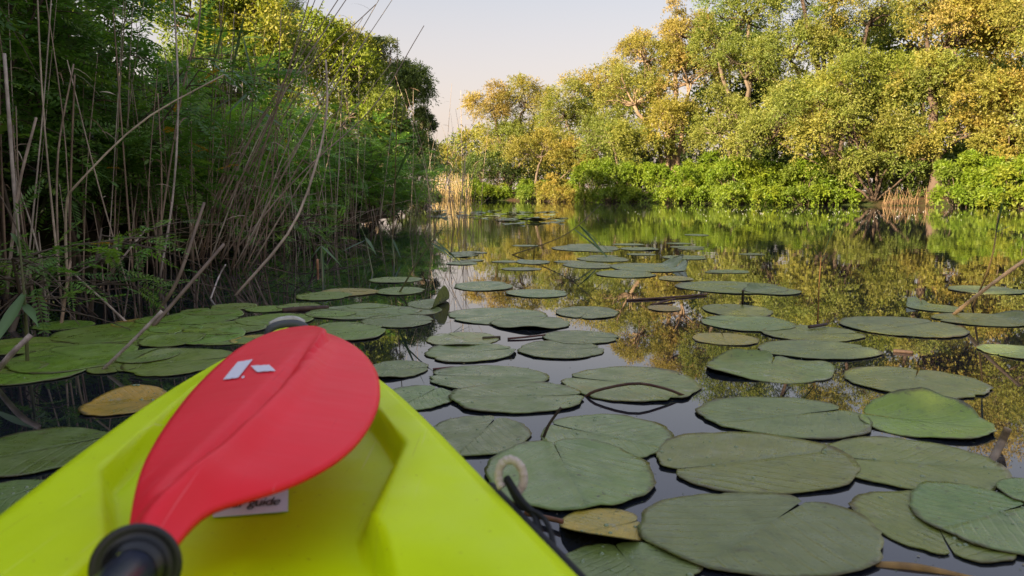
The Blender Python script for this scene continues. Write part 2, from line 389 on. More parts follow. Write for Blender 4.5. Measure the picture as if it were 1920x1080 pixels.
dd = np.minimum(dist(PP, LEFT), dist(PP, RIGHT)); ins = inside(PP, river)
wob = 0.12 * np.sin(PP[:, 0] * 2.3 + np.sin(PP[:, 1] * 1.7)) + 0.1 * np.sin(PP[:, 1] * 3.1 + PP[:, 0])
sd = np.where(ins, -dd, dd) + wob
zz = np.where(sd > 0, 0.42 * smooth(0, 2.5, sd) + 0.02 * np.sin(PP[:, 0] * 5) * np.cos(PP[:, 1] * 4.3), -0.7 * smooth(0, 2.2, -sd))
zz = np.where(np.abs(sd) < 1e-6, 0.01, zz)
nxg, nyg = len(gx), len(gy)
ii = (np.arange(nyg - 1)[:, None] * nxg + np.arange(nxg - 1)[None, :]).ravel()
gm = MB(); gm.add(np.column_stack([PP, zz]), np.stack([ii, ii + 1, ii + 1 + nxg, ii + nxg], -1))
tag(gm.build('ground', M['soil'], smooth_shade=True), kind='structure')
wm = MB(); wm.add([(-2000, -2000, 0), (2000, -2000, 0), (2000, 2000, 0), (-2000, 2000, 0)], [(0, 1, 2, 3)])
tag(wm.build('water', M['water']), kind='structure')
def ground_z(x, y):
    P = np.array([[x, y]], float); d = min(dist(P, LEFT)[0], dist(P, RIGHT)[0])
    return float(0.42 * smooth(0, 2.5, d)) if not inside(P, river)[0] else float(-0.7 * smooth(0, 2.2, d))

# ------------------------------------------------------------------ trees
PAL = {
    'willow': [(0.205, 0.224, 0.046), (0.237, 0.250, 0.056), (0.179, 0.211, 0.041), (0.275, 0.262, 0.056)],
    'gold':   [(0.295, 0.254, 0.050), (0.325, 0.260, 0.054), (0.254, 0.242, 0.047), (0.342, 0.248, 0.059)],
    'orange': [(0.341, 0.242, 0.061), (0.363, 0.259, 0.077), (0.297, 0.237, 0.061), (0.385, 0.292, 0.121)],
    'green':  [(0.134, 0.189, 0.034), (0.159, 0.207, 0.039), (0.183, 0.220, 0.044), (0.116, 0.171, 0.032)],
    'bright': [(0.143, 0.220, 0.015), (0.171, 0.248, 0.018), (0.116, 0.187, 0.015), (0.204, 0.253, 0.024)],
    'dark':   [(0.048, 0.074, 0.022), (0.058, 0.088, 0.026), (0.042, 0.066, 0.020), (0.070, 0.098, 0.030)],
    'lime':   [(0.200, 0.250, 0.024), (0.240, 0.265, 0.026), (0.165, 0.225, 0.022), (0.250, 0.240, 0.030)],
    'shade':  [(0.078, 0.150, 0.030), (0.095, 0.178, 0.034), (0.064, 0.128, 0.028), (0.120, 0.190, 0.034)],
}
def wander(a, b, n, amp):
    t = np.linspace(0, 1, n)[:, None]; p = a * (1 - t) + b * t
    k = rng.normal(size=(3, 3)) * amp * np.linalg.norm(b - a)
    return p + k[0] * np.sin(np.pi * t) + k[1] * np.sin(2 * np.pi * t) * 0.5 + k[2] * np.sin(3 * np.pi * t) * 0.25

def foliage(mb, cen, rad, npuff, nleaf, L, W, pals, droop=0.25, puff=0.40, sub=(0.3, 1.12)):
    """leaf clumps (puffs) spread through an ellipsoid, each made of twigs with leaves; returns the puff centres"""
    cen = np.asarray(cen, float); rad = np.asarray(rad, float)
    d = rdir(npuff); d[:, 2] = np.where(d[:, 2] < -0.35, -d[:, 2] * 0.5, d[:, 2]); d = unit(d)
    r = 0.35 + 0.5 * rng.random(npuff) ** 0.6
    pc = cen + d * rad * r[:, None]
    pr = rad.mean() * puff * rng.uniform(0.65, 1.3, npuff)
    w = pr ** 2; w /= w.sum()
    per = 13
    nt = max(1, nleaf // per)
    idx = rng.choice(npuff, nt, p=w)
    tdv = unit(rdir(nt) + 0.55 * d[idx] + V3(0, 0, 0.25))
    start = pc[idx] + tdv * (pr[idx] * sub[0])[:, None] * rng.random((nt, 1))
    tl = pr[idx] * rng.uniform(0.65, sub[1], nt)
    pi = np.array([rng.choice(len(pals)) for _ in range(npuff)])
    lobe = np.mean(PAL[pals[0]], 0)
    base = 0.5 * lobe + 0.5 * np.array([[PAL[pals[k]][rng.integers(4)]][0] for k in pi])
    base = base * rng.uniform(0.88, 1.14, (npuff, 1))
    s = rng.uniform(0.3, 1.0, (nt, per))
    P = start[:, None, :] + tdv[:, None, :] * (tl[:, None] * s)[:, :, None]
    P[:, :, 2] -= droop * (tl[:, None] * s ** 2)
    P = P + rng.normal(size=P.shape) * 0.02 * (1 + pr.mean())
    ld = unit(tdv[:, None, :] * 0.55 + rdir(nt * per).reshape(nt, per, 3) * 0.8 + V3(0, 0, -droop * 0.8))
    N = unit(rdir(nt * per) * 0.85 + np.repeat(tdv, per, 0) * 0.6 + V3(0, 0, 0.25))
    col = base[idx][:, None, :] * rng.uniform(0.84, 1.16, (nt, per, 1)) * rng.uniform(0.96, 1.04, (nt, per, 3))
    k = nt * per
    v, f = leaf_quads(P.reshape(-1, 3), ld.reshape(-1, 3), N, L * rng.uniform(0.7, 1.25, k), W * rng.uniform(0.75, 1.25, k))
    mb.add(v, f, np.repeat(col.reshape(-1, 3), 4, 0))
    return pc

def tree(name, label, cat, base, crowns, stems, L=0.115, W=0.047, group=None, bark=(1, 1, 1), droop=0.25, puff=0.45, trunk_r=0.13):
    """crowns: list of (centre, radii, n_clumps, n_leaves, palettes); stems: list of polylines (world points, radius)"""
    base = np.asarray(base, float)
    o = thing(name, label, cat, tuple(base), group)
    cm, tm = MB(), MB()
    bark = np.asarray(bark, float)
    for pts, r0, r1 in stems:
        p = spline(pts, 12); p = p + rng.normal(size=p.shape) * r0 * 0.25
        add_tube(tm, p - base, np.linspace(r0, r1, 12), 8, bark * rng.uniform(0.85, 1.1))
    for cen, rad, npf, nlf, pals in crowns:
        pc = foliage(cm, np.asarray(cen) - base, rad, npf, nlf, L, W, pals, droop, puff)
        ends = [np.asarray(s[0][-1], float) - base for s in stems]
        for q in pc:
            e = min(ends, key=lambda a: np.linalg.norm(a - q))
            add_tube(tm, wander(e, q, 8, 0.10), np.linspace(trunk_r * 0.32, 0.010, 8), 5, bark * rng.uniform(0.8, 1.15), cap=False)
            for _ in range(0 if name == 'shade_tree' else 2):
                q2 = q + rdir(1)[0] * rad[0] * 0.3
                add_tube(tm, wander(e * 0.35 + q * 0.65, q2, 6, 0.12), np.linspace(0.022, 0.006, 6), 4, bark * rng.uniform(0.8, 1.2), cap=False)
    tm.build('trunk', M['bark'], o, True)
    tag(cm.build('crown', M['leaf'], o), kind='stuff')
    return o

def crown_px(u, v, ru, rv, y, npf, nlf, pals, deep=1.0):
    """a crown lobe given by its outline in the photo and its distance"""
    c = D(u, v, y); s = math.hypot(y, 0) / FPX
    return (c, V3(ru * s, max(ru, rv) * s * deep * 0.9, rv * s) * 1.12, int(npf * 1.5), int(nlf * 1.08), pals)
def bank_pt(u, y):
    c = D(u, HORIZON, y); return V3(c[0], y, max(ground_z(c[0], y), 0.0) - 0.05)

RB = 'willows along the far bank'
PALE = (1.9, 1.45, 1.15)
BK = (0.15, 0.115, 0.085); BKP = (0.30, 0.21, 0.14); BKD = (0.07, 0.05, 0.04)
def simple_tree(name, label, u, y, crowns, r=0.14, bark=BK, L=0.115, W=0.047, group=RB, cat='tree', fork=None, droop=0.25, puff=0.45):
    b = bank_pt(u, y)
    top = max(crowns, key=lambda c: c[0][2])
    st = []
    for c in crowns:
        mid = b + (c[0] - b) * V3(0.35, 0.35, 0.5)
        st.append(([b, mid + rng.normal(size=3) * 0.15, c[0] + V3(0, 0, -0.1 * c[1][2])], r * (1 if c is top else 0.75), r * 0.4))
    return tree(name, label, cat, b, crowns, st, L, W, group, bark, droop, puff, r)

# far bank, from the river bend on the left to the frame's right side
simple_tree('willow_tree', 'hazy yellow-green willow farthest away at the river bend, behind dry reeds', 850, 56,
    [crown_px(845, 318, 40, 36, 56, 8, 7000, ['gold', 'willow']), crown_px(880, 330, 30, 40, 55, 6, 5000, ['willow', 'lime'])], 0.10)
simple_tree('willow_tree', 'willow with orange-gold top, first tall tree right of the sky gap', 950, 49,
    [crown_px(925, 205, 42, 48, 49, 9, 9000, ['orange', 'gold']), crown_px(985, 195, 52, 44, 49.5, 9, 10000, ['gold', 'willow']),
     crown_px(940, 285, 70, 58, 48.5, 10, 13000, ['willow', 'gold', 'green']), crown_px(1010, 260, 50, 60, 49, 9, 9000, ['willow', 'gold'])], 0.16)
simple_tree('willow_tree', 'rounded olive willow standing right of the orange-topped one', 1090, 45,
    [crown_px(1060, 215, 55, 55, 45, 9, 10000, ['willow', 'green', 'gold']), crown_px(1120, 170, 60, 48, 45.5, 10, 10000, ['gold', 'willow']),
     crown_px(1110, 250, 75, 60, 44.5, 10, 13000, ['willow', 'green'])], 0.16)
simple_tree('willow_tree', 'low golden willow leaning over the water before the round dark bush', 1010, 42.5,
    [crown_px(1015, 290, 58, 45, 42.5, 9, 11000, ['gold', 'willow']), crown_px(1080, 300, 40, 40, 42, 7, 7000, ['gold', 'willow'])], 0.10)
simple_tree('willow_tree', 'tall willow with peach-orange top reaching above the skyline', 1260, 40,
    [crown_px(1275, 60, 52, 58, 40, 9, 10000, ['orange', 'gold']), crown_px(1215, 110, 55, 50, 40.5, 9, 10000, ['gold', 'orange', 'willow']),
     crown_px(1290, 150, 60, 60, 40, 9, 11000, ['orange', 'gold', 'willow']), crown_px(1190, 190, 60, 55, 40, 9, 10000, ['willow', 'gold']),
     crown_px(1250, 240, 60, 55, 39.5, 9, 10000, ['gold', 'willow', 'green'])], 0.2, BKP)
simple_tree('willow_tree', 'small olive willow with drooping sprays above the bright shrubs', 1160, 40,
    [crown_px(1150, 265, 55, 42, 40, 9, 9000, ['willow', 'green']), crown_px(1210, 285, 45, 35, 39.5, 7, 7000, ['willow'])], 0.09)
simple_tree('willow_tree', 'tall green willow crown between peach-topped willow and bare branches', 1400, 37,
    [crown_px(1400, 30, 68, 75, 37, 11, 14000, ['green', 'willow']), crown_px(1400, 140, 66, 60, 36, 10, 12000, ['willow', 'green']),
     crown_px(1345, 90, 45, 60, 37.5, 8, 8000, ['green', 'willow']), crown_px(1350, 240, 60, 55, 36, 9, 9000, ['willow'])], 0.2)
simple_tree('willow_tree', 'sparse tall willow showing dark bare branches against the sky', 1560, 36,
    [crown_px(1500, -20, 60, 60, 36, 8, 4000, ['green', 'willow']), crown_px(1570, -20, 70, 70, 36, 8, 5000, ['willow', 'green']),
     crown_px(1540, 60, 60, 50, 36, 8, 4500, ['green']), crown_px(1480, 100, 55, 50, 35.5, 8, 7000, ['willow', 'green']), crown_px(1580, 110, 60, 50, 35.5, 8, 7000, ['willow', 'green']), crown_px(1630, 40, 70, 70, 35.5, 9, 13000, ['willow', 'gold'])], 0.2, BKD)
b6 = bank_pt(1640, 29.6)
def P6(u, v, dy=0.0): return D(u, v, 29.6 + dy)
tree('willow_tree', 'broad low willow with many splayed stems rising beside the tan reeds', 'tree', b6,
    [crown_px(1500, 215, 95, 60, 30.5, 12, 17000, ['willow', 'green']), crown_px(1600, 170, 95, 60, 30.5, 12, 16000, ['willow', 'lime']),
     crown_px(1590, 255, 100, 50, 29.5, 12, 16000, ['willow', 'gold']), crown_px(1690, 190, 70, 65, 30.5, 10, 12000, ['willow', 'green']),
     crown_px(1430, 265, 65, 42, 31, 9, 10000, ['willow']), crown_px(1690, 265, 55, 40, 29.5, 8, 8000, ['willow', 'gold']), crown_px(1600, 312, 60, 26, 29.2, 8, 5000, ['willow', 'green']), crown_px(1705, 312, 45, 24, 29.2, 7, 3500, ['green', 'willow'])],
    [([b6, P6(1600, 320), P6(1530, 270)], 0.06, 0.03), ([b6, P6(1625, 320), P6(1600, 250)], 0.065, 0.03), ([b6, P6(1660, 320, -.4), P6(1690, 265, -.5)], 0.055, 0.03),
     ([b6, P6(1570, 330, .3), P6(1450, 260, .6)], 0.055, 0.03), ([b6, P6(1650, 260, .6), P6(1650, 190, .8)], 0.07, 0.03),
     ([b6, P6(1700, 330, -.6), P6(1745, 292, -.8)], 0.045, 0.012), ([b6, P6(1680, 345, -.8), P6(1735, 300, -1.2)], 0.035, 0.01)],
    0.110, 0.044, RB, (0.085, 0.06, 0.045), 0.3)
b8 = bank_pt(1752, 29)
def P8(u, v, dy=0.0): return D(u, v, 29 + dy)
tree('willow_tree', 'large willow with pale peach crown and dark thick trunk, nearest on the right', 'tree', b8,
    [crown_px(1800, 80, 95, 85, 28.5, 13, 18000, ['gold', 'orange', 'willow']), crown_px(1890, 60, 90, 85, 28, 12, 16000, ['orange', 'gold', 'willow']),
     crown_px(1760, 0, 90, 70, 29, 11, 12000, ['willow', 'orange']), crown_px(1880, -40, 100, 60, 28.5, 10, 11000, ['orange', 'willow']),
     crown_px(1860, 210, 75, 60, 27.5, 10, 13000, ['gold', 'willow', 'orange']), crown_px(1790, 160, 60, 45, 29.3, 8, 8000, ['willow', 'gold']),
     crown_px(1890, 280, 55, 35, 27, 8, 8000, ['gold', 'willow']), crown_px(1735, 175, 50, 60, 28.4, 9, 8000, ['willow', 'gold']), crown_px(1810, 255, 50, 40, 28.0, 8, 7000, ['gold', 'willow'])],
    [([b8, P8(1755, 290), P8(1750, 190), P8(1770, 90)], 0.26, 0.10), ([P8(1755, 290), P8(1790, 200, -.3), P8(1860, 160, -.6)], 0.10, 0.05),
     ([P8(1755, 240), P8(1740, 120, .3), P8(1740, 30, .4)], 0.12, 0.05), ([P8(1755, 300), P8(1800, 260, -.5), P8(1870, 240, -.9)], 0.07, 0.03),
     ([P8(1756, 270), P8(1820, 170, .2), P8(1900, 50, .3)], 0.10, 0.04)], 0.110, 0.045, RB, (0.10, 0.07, 0.055), 0.2)
simple_tree('willow_tree', 'olive willow cut off by the right frame edge', 2010, 25,
    [crown_px(2010, 60, 110, 120, 25, 12, 12000, ['willow', 'gold']), crown_px(2060, 230, 120, 90, 24.5, 10, 9000, ['willow'])], 0.2)
# darker second row that closes the gaps between the willows
for u, y, top, where in ((885, 57, 250, 'behind the hazy willow at the bend'), (960, 55, 215, 'behind the orange-topped willow'), (1040, 53, 215, 'between the orange-topped and rounded willows'),
        (1120, 51, 170, 'behind the rounded olive willow'), (1200, 49, 150, 'left behind the peach-topped willow'), (1290, 47, 90, 'right behind the peach-topped willow'), (1380, 44, 60, 'behind the tall green willow'),
        (1465, 42, 130, 'under the bare branches, left'), (1550, 41, 140, 'under the bare branches, right'), (1645, 40, 50, 'behind the broad low willow\'s right half'), (1735, 38, 20, 'behind the thick dark trunk'),
        (1830, 36, -20, 'behind the pale peach crown'), (1930, 34, -40, 'behind the right frame edge crown'), (2040, 32, -20, 'outside the right frame edge')):
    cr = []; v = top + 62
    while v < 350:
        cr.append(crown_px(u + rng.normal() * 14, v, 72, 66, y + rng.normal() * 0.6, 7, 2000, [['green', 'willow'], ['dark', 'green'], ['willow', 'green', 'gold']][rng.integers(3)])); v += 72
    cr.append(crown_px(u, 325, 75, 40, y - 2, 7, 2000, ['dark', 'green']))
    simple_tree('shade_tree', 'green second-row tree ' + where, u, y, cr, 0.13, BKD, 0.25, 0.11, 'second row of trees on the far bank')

# shrubs at the far waterline
def shrub(name, label, base, lobes, L, W, pal, group, cat='shrub', droop=0.5, stem=0.02, bark=BK):
    o = thing(name, label, cat, tuple(base), group); cm, tm = MB(), MB()
    for cen, rad, npf, nlf, pals in lobes:
        pc = foliage(cm, np.asarray(cen) - base, rad, npf, nlf, L, W, pals, droop, 0.42)
        for q in pc:
            b0 = V3(q[0] * 0.5 + rng.normal() * 0.08, q[1] * 0.5 + rng.normal() * 0.08, -0.05)
            add_tube(tm, wander(b0, q, 6, 0.1), np.linspace(stem, 0.006, 6), 5, np.asarray(bark) * rng.uniform(0.8, 1.3), cap=False)
    tm.build('stems', M['bark'], o, True); tag(cm.build('foliage', M['leaf'], o), kind='stuff')
    return o
FS = 'bright shrubs along the far waterline'
def far_shrub(label, u, y, lobes, pals=('bright', 'bright', 'green', 'lime'), name='false_indigo_shrub', L=0.135, W=0.050, group=FS):
    y = y - 0.9; lobes = list(lobes) + [(l[0], 368, l[2] * 1.05, 13, -0.9 + l[4], 7, 2600) for l in lobes]
    lobes += [(l[0] + rng.uniform(-30, 30), l[1] - l[3] * rng.uniform(0.2, 0.6), l[2] * 0.4, l[3] * 0.45, l[4] + 0.3, 5, int(l[6] * 0.25)) for l in lobes[:len(lobes) // 2]]
    b = bank_pt(u, y); b[2] = max(b[2], 0.0)
    shrub(name, label, b, [crown_px(uu, vv, ru, rv, y + dy, n, int(k * 0.72), list(pals)) for uu, vv, ru, rv, dy, n, k in lobes], L, W, None, group)
far_shrub('bright green shrub at the far bend, left of the round dark bush', 895, 46.5, [(880, 356, 30, 18, 0, 7, 4000), (925, 358, 32, 16, -.6, 7, 4000)], ('bright', 'lime'))
far_shrub('dark green rounded bush on the far bank behind low bright shrubs', 925, 47.5, [(915, 328, 48, 42, 0, 10, 9000)], ('dark', 'green'), 'round_bush', 0.13, 0.05, 'other bushes on the far bank')
far_shrub('pale olive bush at the waterline between two bright shrub clumps', 1045, 40.5, [(1035, 352, 32, 22, 0, 8, 5000), (1065, 360, 24, 14, -.5, 6, 3000)], ('gold', 'willow'), 'olive_bush', 0.12, 0.04, 'other bushes on the far bank')
far_shrub('small bright green shrub in the shadow right of the round dark bush', 993, 43, [(992, 354, 24, 20, 0, 7, 4000)], ('bright', 'green'))
far_shrub('large bright green shrub mound left of centre on the far bank', 1130, 38.6, [(1110, 340, 42, 32, 0, 10, 8000), (1160, 335, 45, 36, .3, 10, 9000), (1210, 345, 42, 30, -.4, 10, 8000)])
far_shrub('bright green shrub mound under the orange willow branches', 1290, 36, [(1265, 342, 45, 32, 0, 10, 8000), (1320, 335, 48, 38, .3, 10, 9000), (1310, 360, 45, 20, -.7, 8, 5000)], ('bright', 'bright', 'lime'))
far_shrub('widest bright green shrub with upright reeds in it, before the broad low willow', 1420, 33.5, [(1385, 335, 50, 40, 0.2, 11, 10000), (1440, 340, 50, 36, 0, 11, 10000), (1480, 350, 45, 28, -.5, 9, 7000), (1410, 362, 55, 18, -.8, 9, 6000)])
far_shrub('bright green shrub spilling to the water left of the splayed stems', 1530, 31.6, [(1520, 335, 45, 38, 0.2, 10, 9000), (1560, 352, 38, 28, -.3, 9, 7000)], ('bright', 'green'))
far_shrub('bright green shrub right of the thick trunk', 1815, 27.0, [(1795, 335, 40, 38, 0.2, 10, 8000), (1850, 345, 50, 36, -.2, 11, 9000), (1840, 310, 40, 25, .5, 8, 5000)])
far_shrub('bright green shrub at the right frame edge by the water', 1910, 25.6, [(1900, 345, 45, 38, 0, 10, 8000), (1950, 330, 50, 45, -.4, 10, 8000)], ('bright', 'lime'))
far_shrub('dark hollow bush behind the splayed stems of the broad willow', 1690, 31.5, [(1690, 320, 70, 50, 0.5, 12, 9000)], ('dark', 'green'), 'hollow_bush', 0.14, 0.05, 'other bushes on the far bank')

# ------------------------------------------------------------------ left bank: trees behind the thicket
LB = 'trees on the left bank'
simple_tree('willow_tree', 'grey-green willow with ragged shaded right side, overhanging the left bank', 690, 28,  # darker leaf palettes right of the sunward lobe paint its shaded side
    [crown_px(665, 115, 55, 62, 28.5, 10, 12000, ['willow', 'gold']), crown_px(725, 130, 50, 60, 28, 10, 12000, ['dark', 'willow']),
     crown_px(765, 185, 42, 62, 27.5, 10, 12000, ['dark', 'green']), crown_px(790, 235, 22, 36, 27.2, 6, 4000, ['dark']), crown_px(700, 230, 60, 60, 28, 10, 10000, ['dark', 'willow']), crown_px(765, 275, 45, 45, 28, 9, 8000, ['dark', 'green'])],
    0.18, BK, 0.11, 0.032, LB, droop=0.55)
far_shrub('dark rounded bush at the foot of the left bank willow', 800, 29, [(795, 310, 24, 38, 0, 8, 6000), (760, 315, 40, 40, .5, 8, 5000)], ('dark', 'dark', 'green'), 'dark_bush', 0.12, 0.04, 'other bushes on the far bank')
simple_tree('thicket_tree', 'sunlit yellow-green tree whose top rises behind the leaning dry reeds', 610, 15.5,  # yellower upper lobes, greener lower ones: sunlight put into the leaf colour
    [crown_px(640, 140, 75, 75, 15.8, 10, 9000, ['lime', 'gold']), crown_px(560, 105, 75, 80, 15.5, 10, 9000, ['lime', 'gold', 'green']), crown_px(600, 230, 120, 70, 15, 10, 9000, ['lime', 'green']), crown_px(690, 215, 60, 70, 15.6, 9, 8000, ['green', 'willow']), crown_px(740, 270, 45, 45, 15.8, 8, 6000, ['green', 'shade'])],
    0.06, BK, 0.075, 0.032, LB)
simple_tree('thicket_tree', 'sunlit yellow tree at the top left, behind the pinnate leaves', 440, 11.5,  # again sunlight on the top lobes is carried by yellower leaves
    [crown_px(470, 60, 95, 85, 11.5, 10, 10000, ['lime', 'gold', 'green']), crown_px(370, 20, 90, 90, 11.3, 10, 9000, ['lime', 'green']), crown_px(500, 150, 90, 70, 11.5, 9, 8000, ['green', 'lime']), crown_px(400, 170, 90, 80, 11.2, 10, 8000, ['green', 'shade'])],
    0.06, BK, 0.065, 0.028, LB)
simple_tree('conifer_tree', 'dark tree peeking over the thicket at the top edge, left of the sky', 500, 24,
    [crown_px(505, 10, 50, 60, 24, 9, 9000, ['dark']), crown_px(470, 80, 80, 90, 24, 9, 9000, ['dark'])], 0.14, BKD, 0.10, 0.02, LB)
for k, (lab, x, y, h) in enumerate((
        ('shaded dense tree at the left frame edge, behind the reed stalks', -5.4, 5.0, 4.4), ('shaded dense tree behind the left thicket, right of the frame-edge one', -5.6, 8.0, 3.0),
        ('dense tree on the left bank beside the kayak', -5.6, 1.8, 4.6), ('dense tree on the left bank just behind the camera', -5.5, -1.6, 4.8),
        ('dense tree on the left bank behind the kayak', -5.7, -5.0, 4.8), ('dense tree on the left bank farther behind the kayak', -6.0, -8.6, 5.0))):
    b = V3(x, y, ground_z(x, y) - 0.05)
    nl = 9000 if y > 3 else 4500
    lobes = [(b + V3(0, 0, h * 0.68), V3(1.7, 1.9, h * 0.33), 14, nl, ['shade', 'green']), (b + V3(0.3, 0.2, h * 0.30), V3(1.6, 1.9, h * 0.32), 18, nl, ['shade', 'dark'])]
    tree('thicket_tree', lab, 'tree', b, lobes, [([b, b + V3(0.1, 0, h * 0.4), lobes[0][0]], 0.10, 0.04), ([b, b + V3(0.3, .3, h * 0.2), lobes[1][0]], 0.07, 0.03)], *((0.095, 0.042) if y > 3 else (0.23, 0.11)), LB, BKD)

# added understorey closing the thicket: dark leaves paint its shade and stop sun
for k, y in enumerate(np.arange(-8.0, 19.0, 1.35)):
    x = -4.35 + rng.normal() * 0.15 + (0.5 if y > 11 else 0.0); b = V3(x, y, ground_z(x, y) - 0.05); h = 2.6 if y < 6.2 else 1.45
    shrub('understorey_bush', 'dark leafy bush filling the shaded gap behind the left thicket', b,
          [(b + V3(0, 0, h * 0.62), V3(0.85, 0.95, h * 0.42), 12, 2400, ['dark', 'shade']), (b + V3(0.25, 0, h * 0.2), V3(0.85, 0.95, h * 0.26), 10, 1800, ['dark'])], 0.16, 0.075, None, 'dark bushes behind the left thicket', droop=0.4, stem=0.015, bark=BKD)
for k, y in enumerate(np.arange(-9.0, 24.0, 3.0)):  # added rear row that blocks sky glimpses and sun
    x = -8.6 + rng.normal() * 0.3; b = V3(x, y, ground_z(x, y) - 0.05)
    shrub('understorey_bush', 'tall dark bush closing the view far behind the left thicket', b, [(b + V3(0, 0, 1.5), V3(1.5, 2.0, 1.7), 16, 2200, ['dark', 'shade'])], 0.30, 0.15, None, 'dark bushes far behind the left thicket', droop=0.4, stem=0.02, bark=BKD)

# ------------------------------------------------------------------ left bank: false indigo shrubs with feather leaves
NP = 13
def frond_leaflets(P, Dv, N, L, col):
    """compound leaves: pairs of leaflets along a drooping stalk"""
    m = len(P); S = unit(np.cross(Dv, N)); Nn = np.cross(S, Dv)
    s = np.concatenate([np.linspace(0.14, 0.93, NP)] * 2 + [[0.97]]); side = np.concatenate([np.ones(NP), -np.ones(NP), [0.0]])
    prof = np.concatenate([np.sin(np.linspace(0.75, 2.5, NP))] * 2 + [[0.9]])
    Lk = np.asarray(L)[:, None]
    R = P[:, None, :] + Dv[:, None, :] * (Lk * s)[:, :, None] - Nn[:, None, :] * (Lk * 0.22 * s ** 2)[:, :, None]
    d = unit(S[:, None, :] * side[None, :, None] * 0.95 + Dv[:, None, :] * 0.45 + Nn[:, None, :] * -0.18 + rng.normal(size=(m, len(s), 3)) * 0.10)
    n = unit(np.broadcast_to(Nn[:, None, :], d.shape) + rng.normal(size=d.shape) * 0.25)
    ll = (Lk * 0.155 * prof) * rng.uniform(0.85, 1.12, (m, len(s)))
    v, f = leaf_quads(R.reshape(-1, 3), d.reshape(-1, 3), n.reshape(-1, 3), ll.ravel(), ll.ravel() * 0.37, 0.5)
    c = np.repeat((col[:, None, :] * rng.uniform(0.85, 1.15, (m, len(s), 1))).reshape(-1, 3), 4, 0)
    return v, f, c
frond_meshes = []
for k in range(5):
    mb = MB(); c = np.array([PAL['shade'][k % 4]]) * (1.5 if k < 4 else 1.2)
    mb.add(*frond_leaflets(np.zeros((1, 3)), V3(1, 0, 0)[None], V3(0, 0, 1)[None], np.array([0.24]), c))
    s = np.linspace(0, 0.97, 6); add_tube(mb, np.stack([0.24 * s, 0 * s, -0.24 * 0.22 * s ** 2], 1), 0.0011, 3, c[0] * 1.3, cap=False)
    frond_meshes.append(mb.mesh('frond', M['leaf']))
mb = MB(); mb.add(*frond_leaflets(np.zeros((1, 3)), V3(1, 0, 0)[None], V3(0, 0, 1)[None], np.array([0.14]), np.array([(0.60, 0.27, 0.025)]))); frond_meshes.append(mb.mesh('yellowed_frond', M['leaf']))
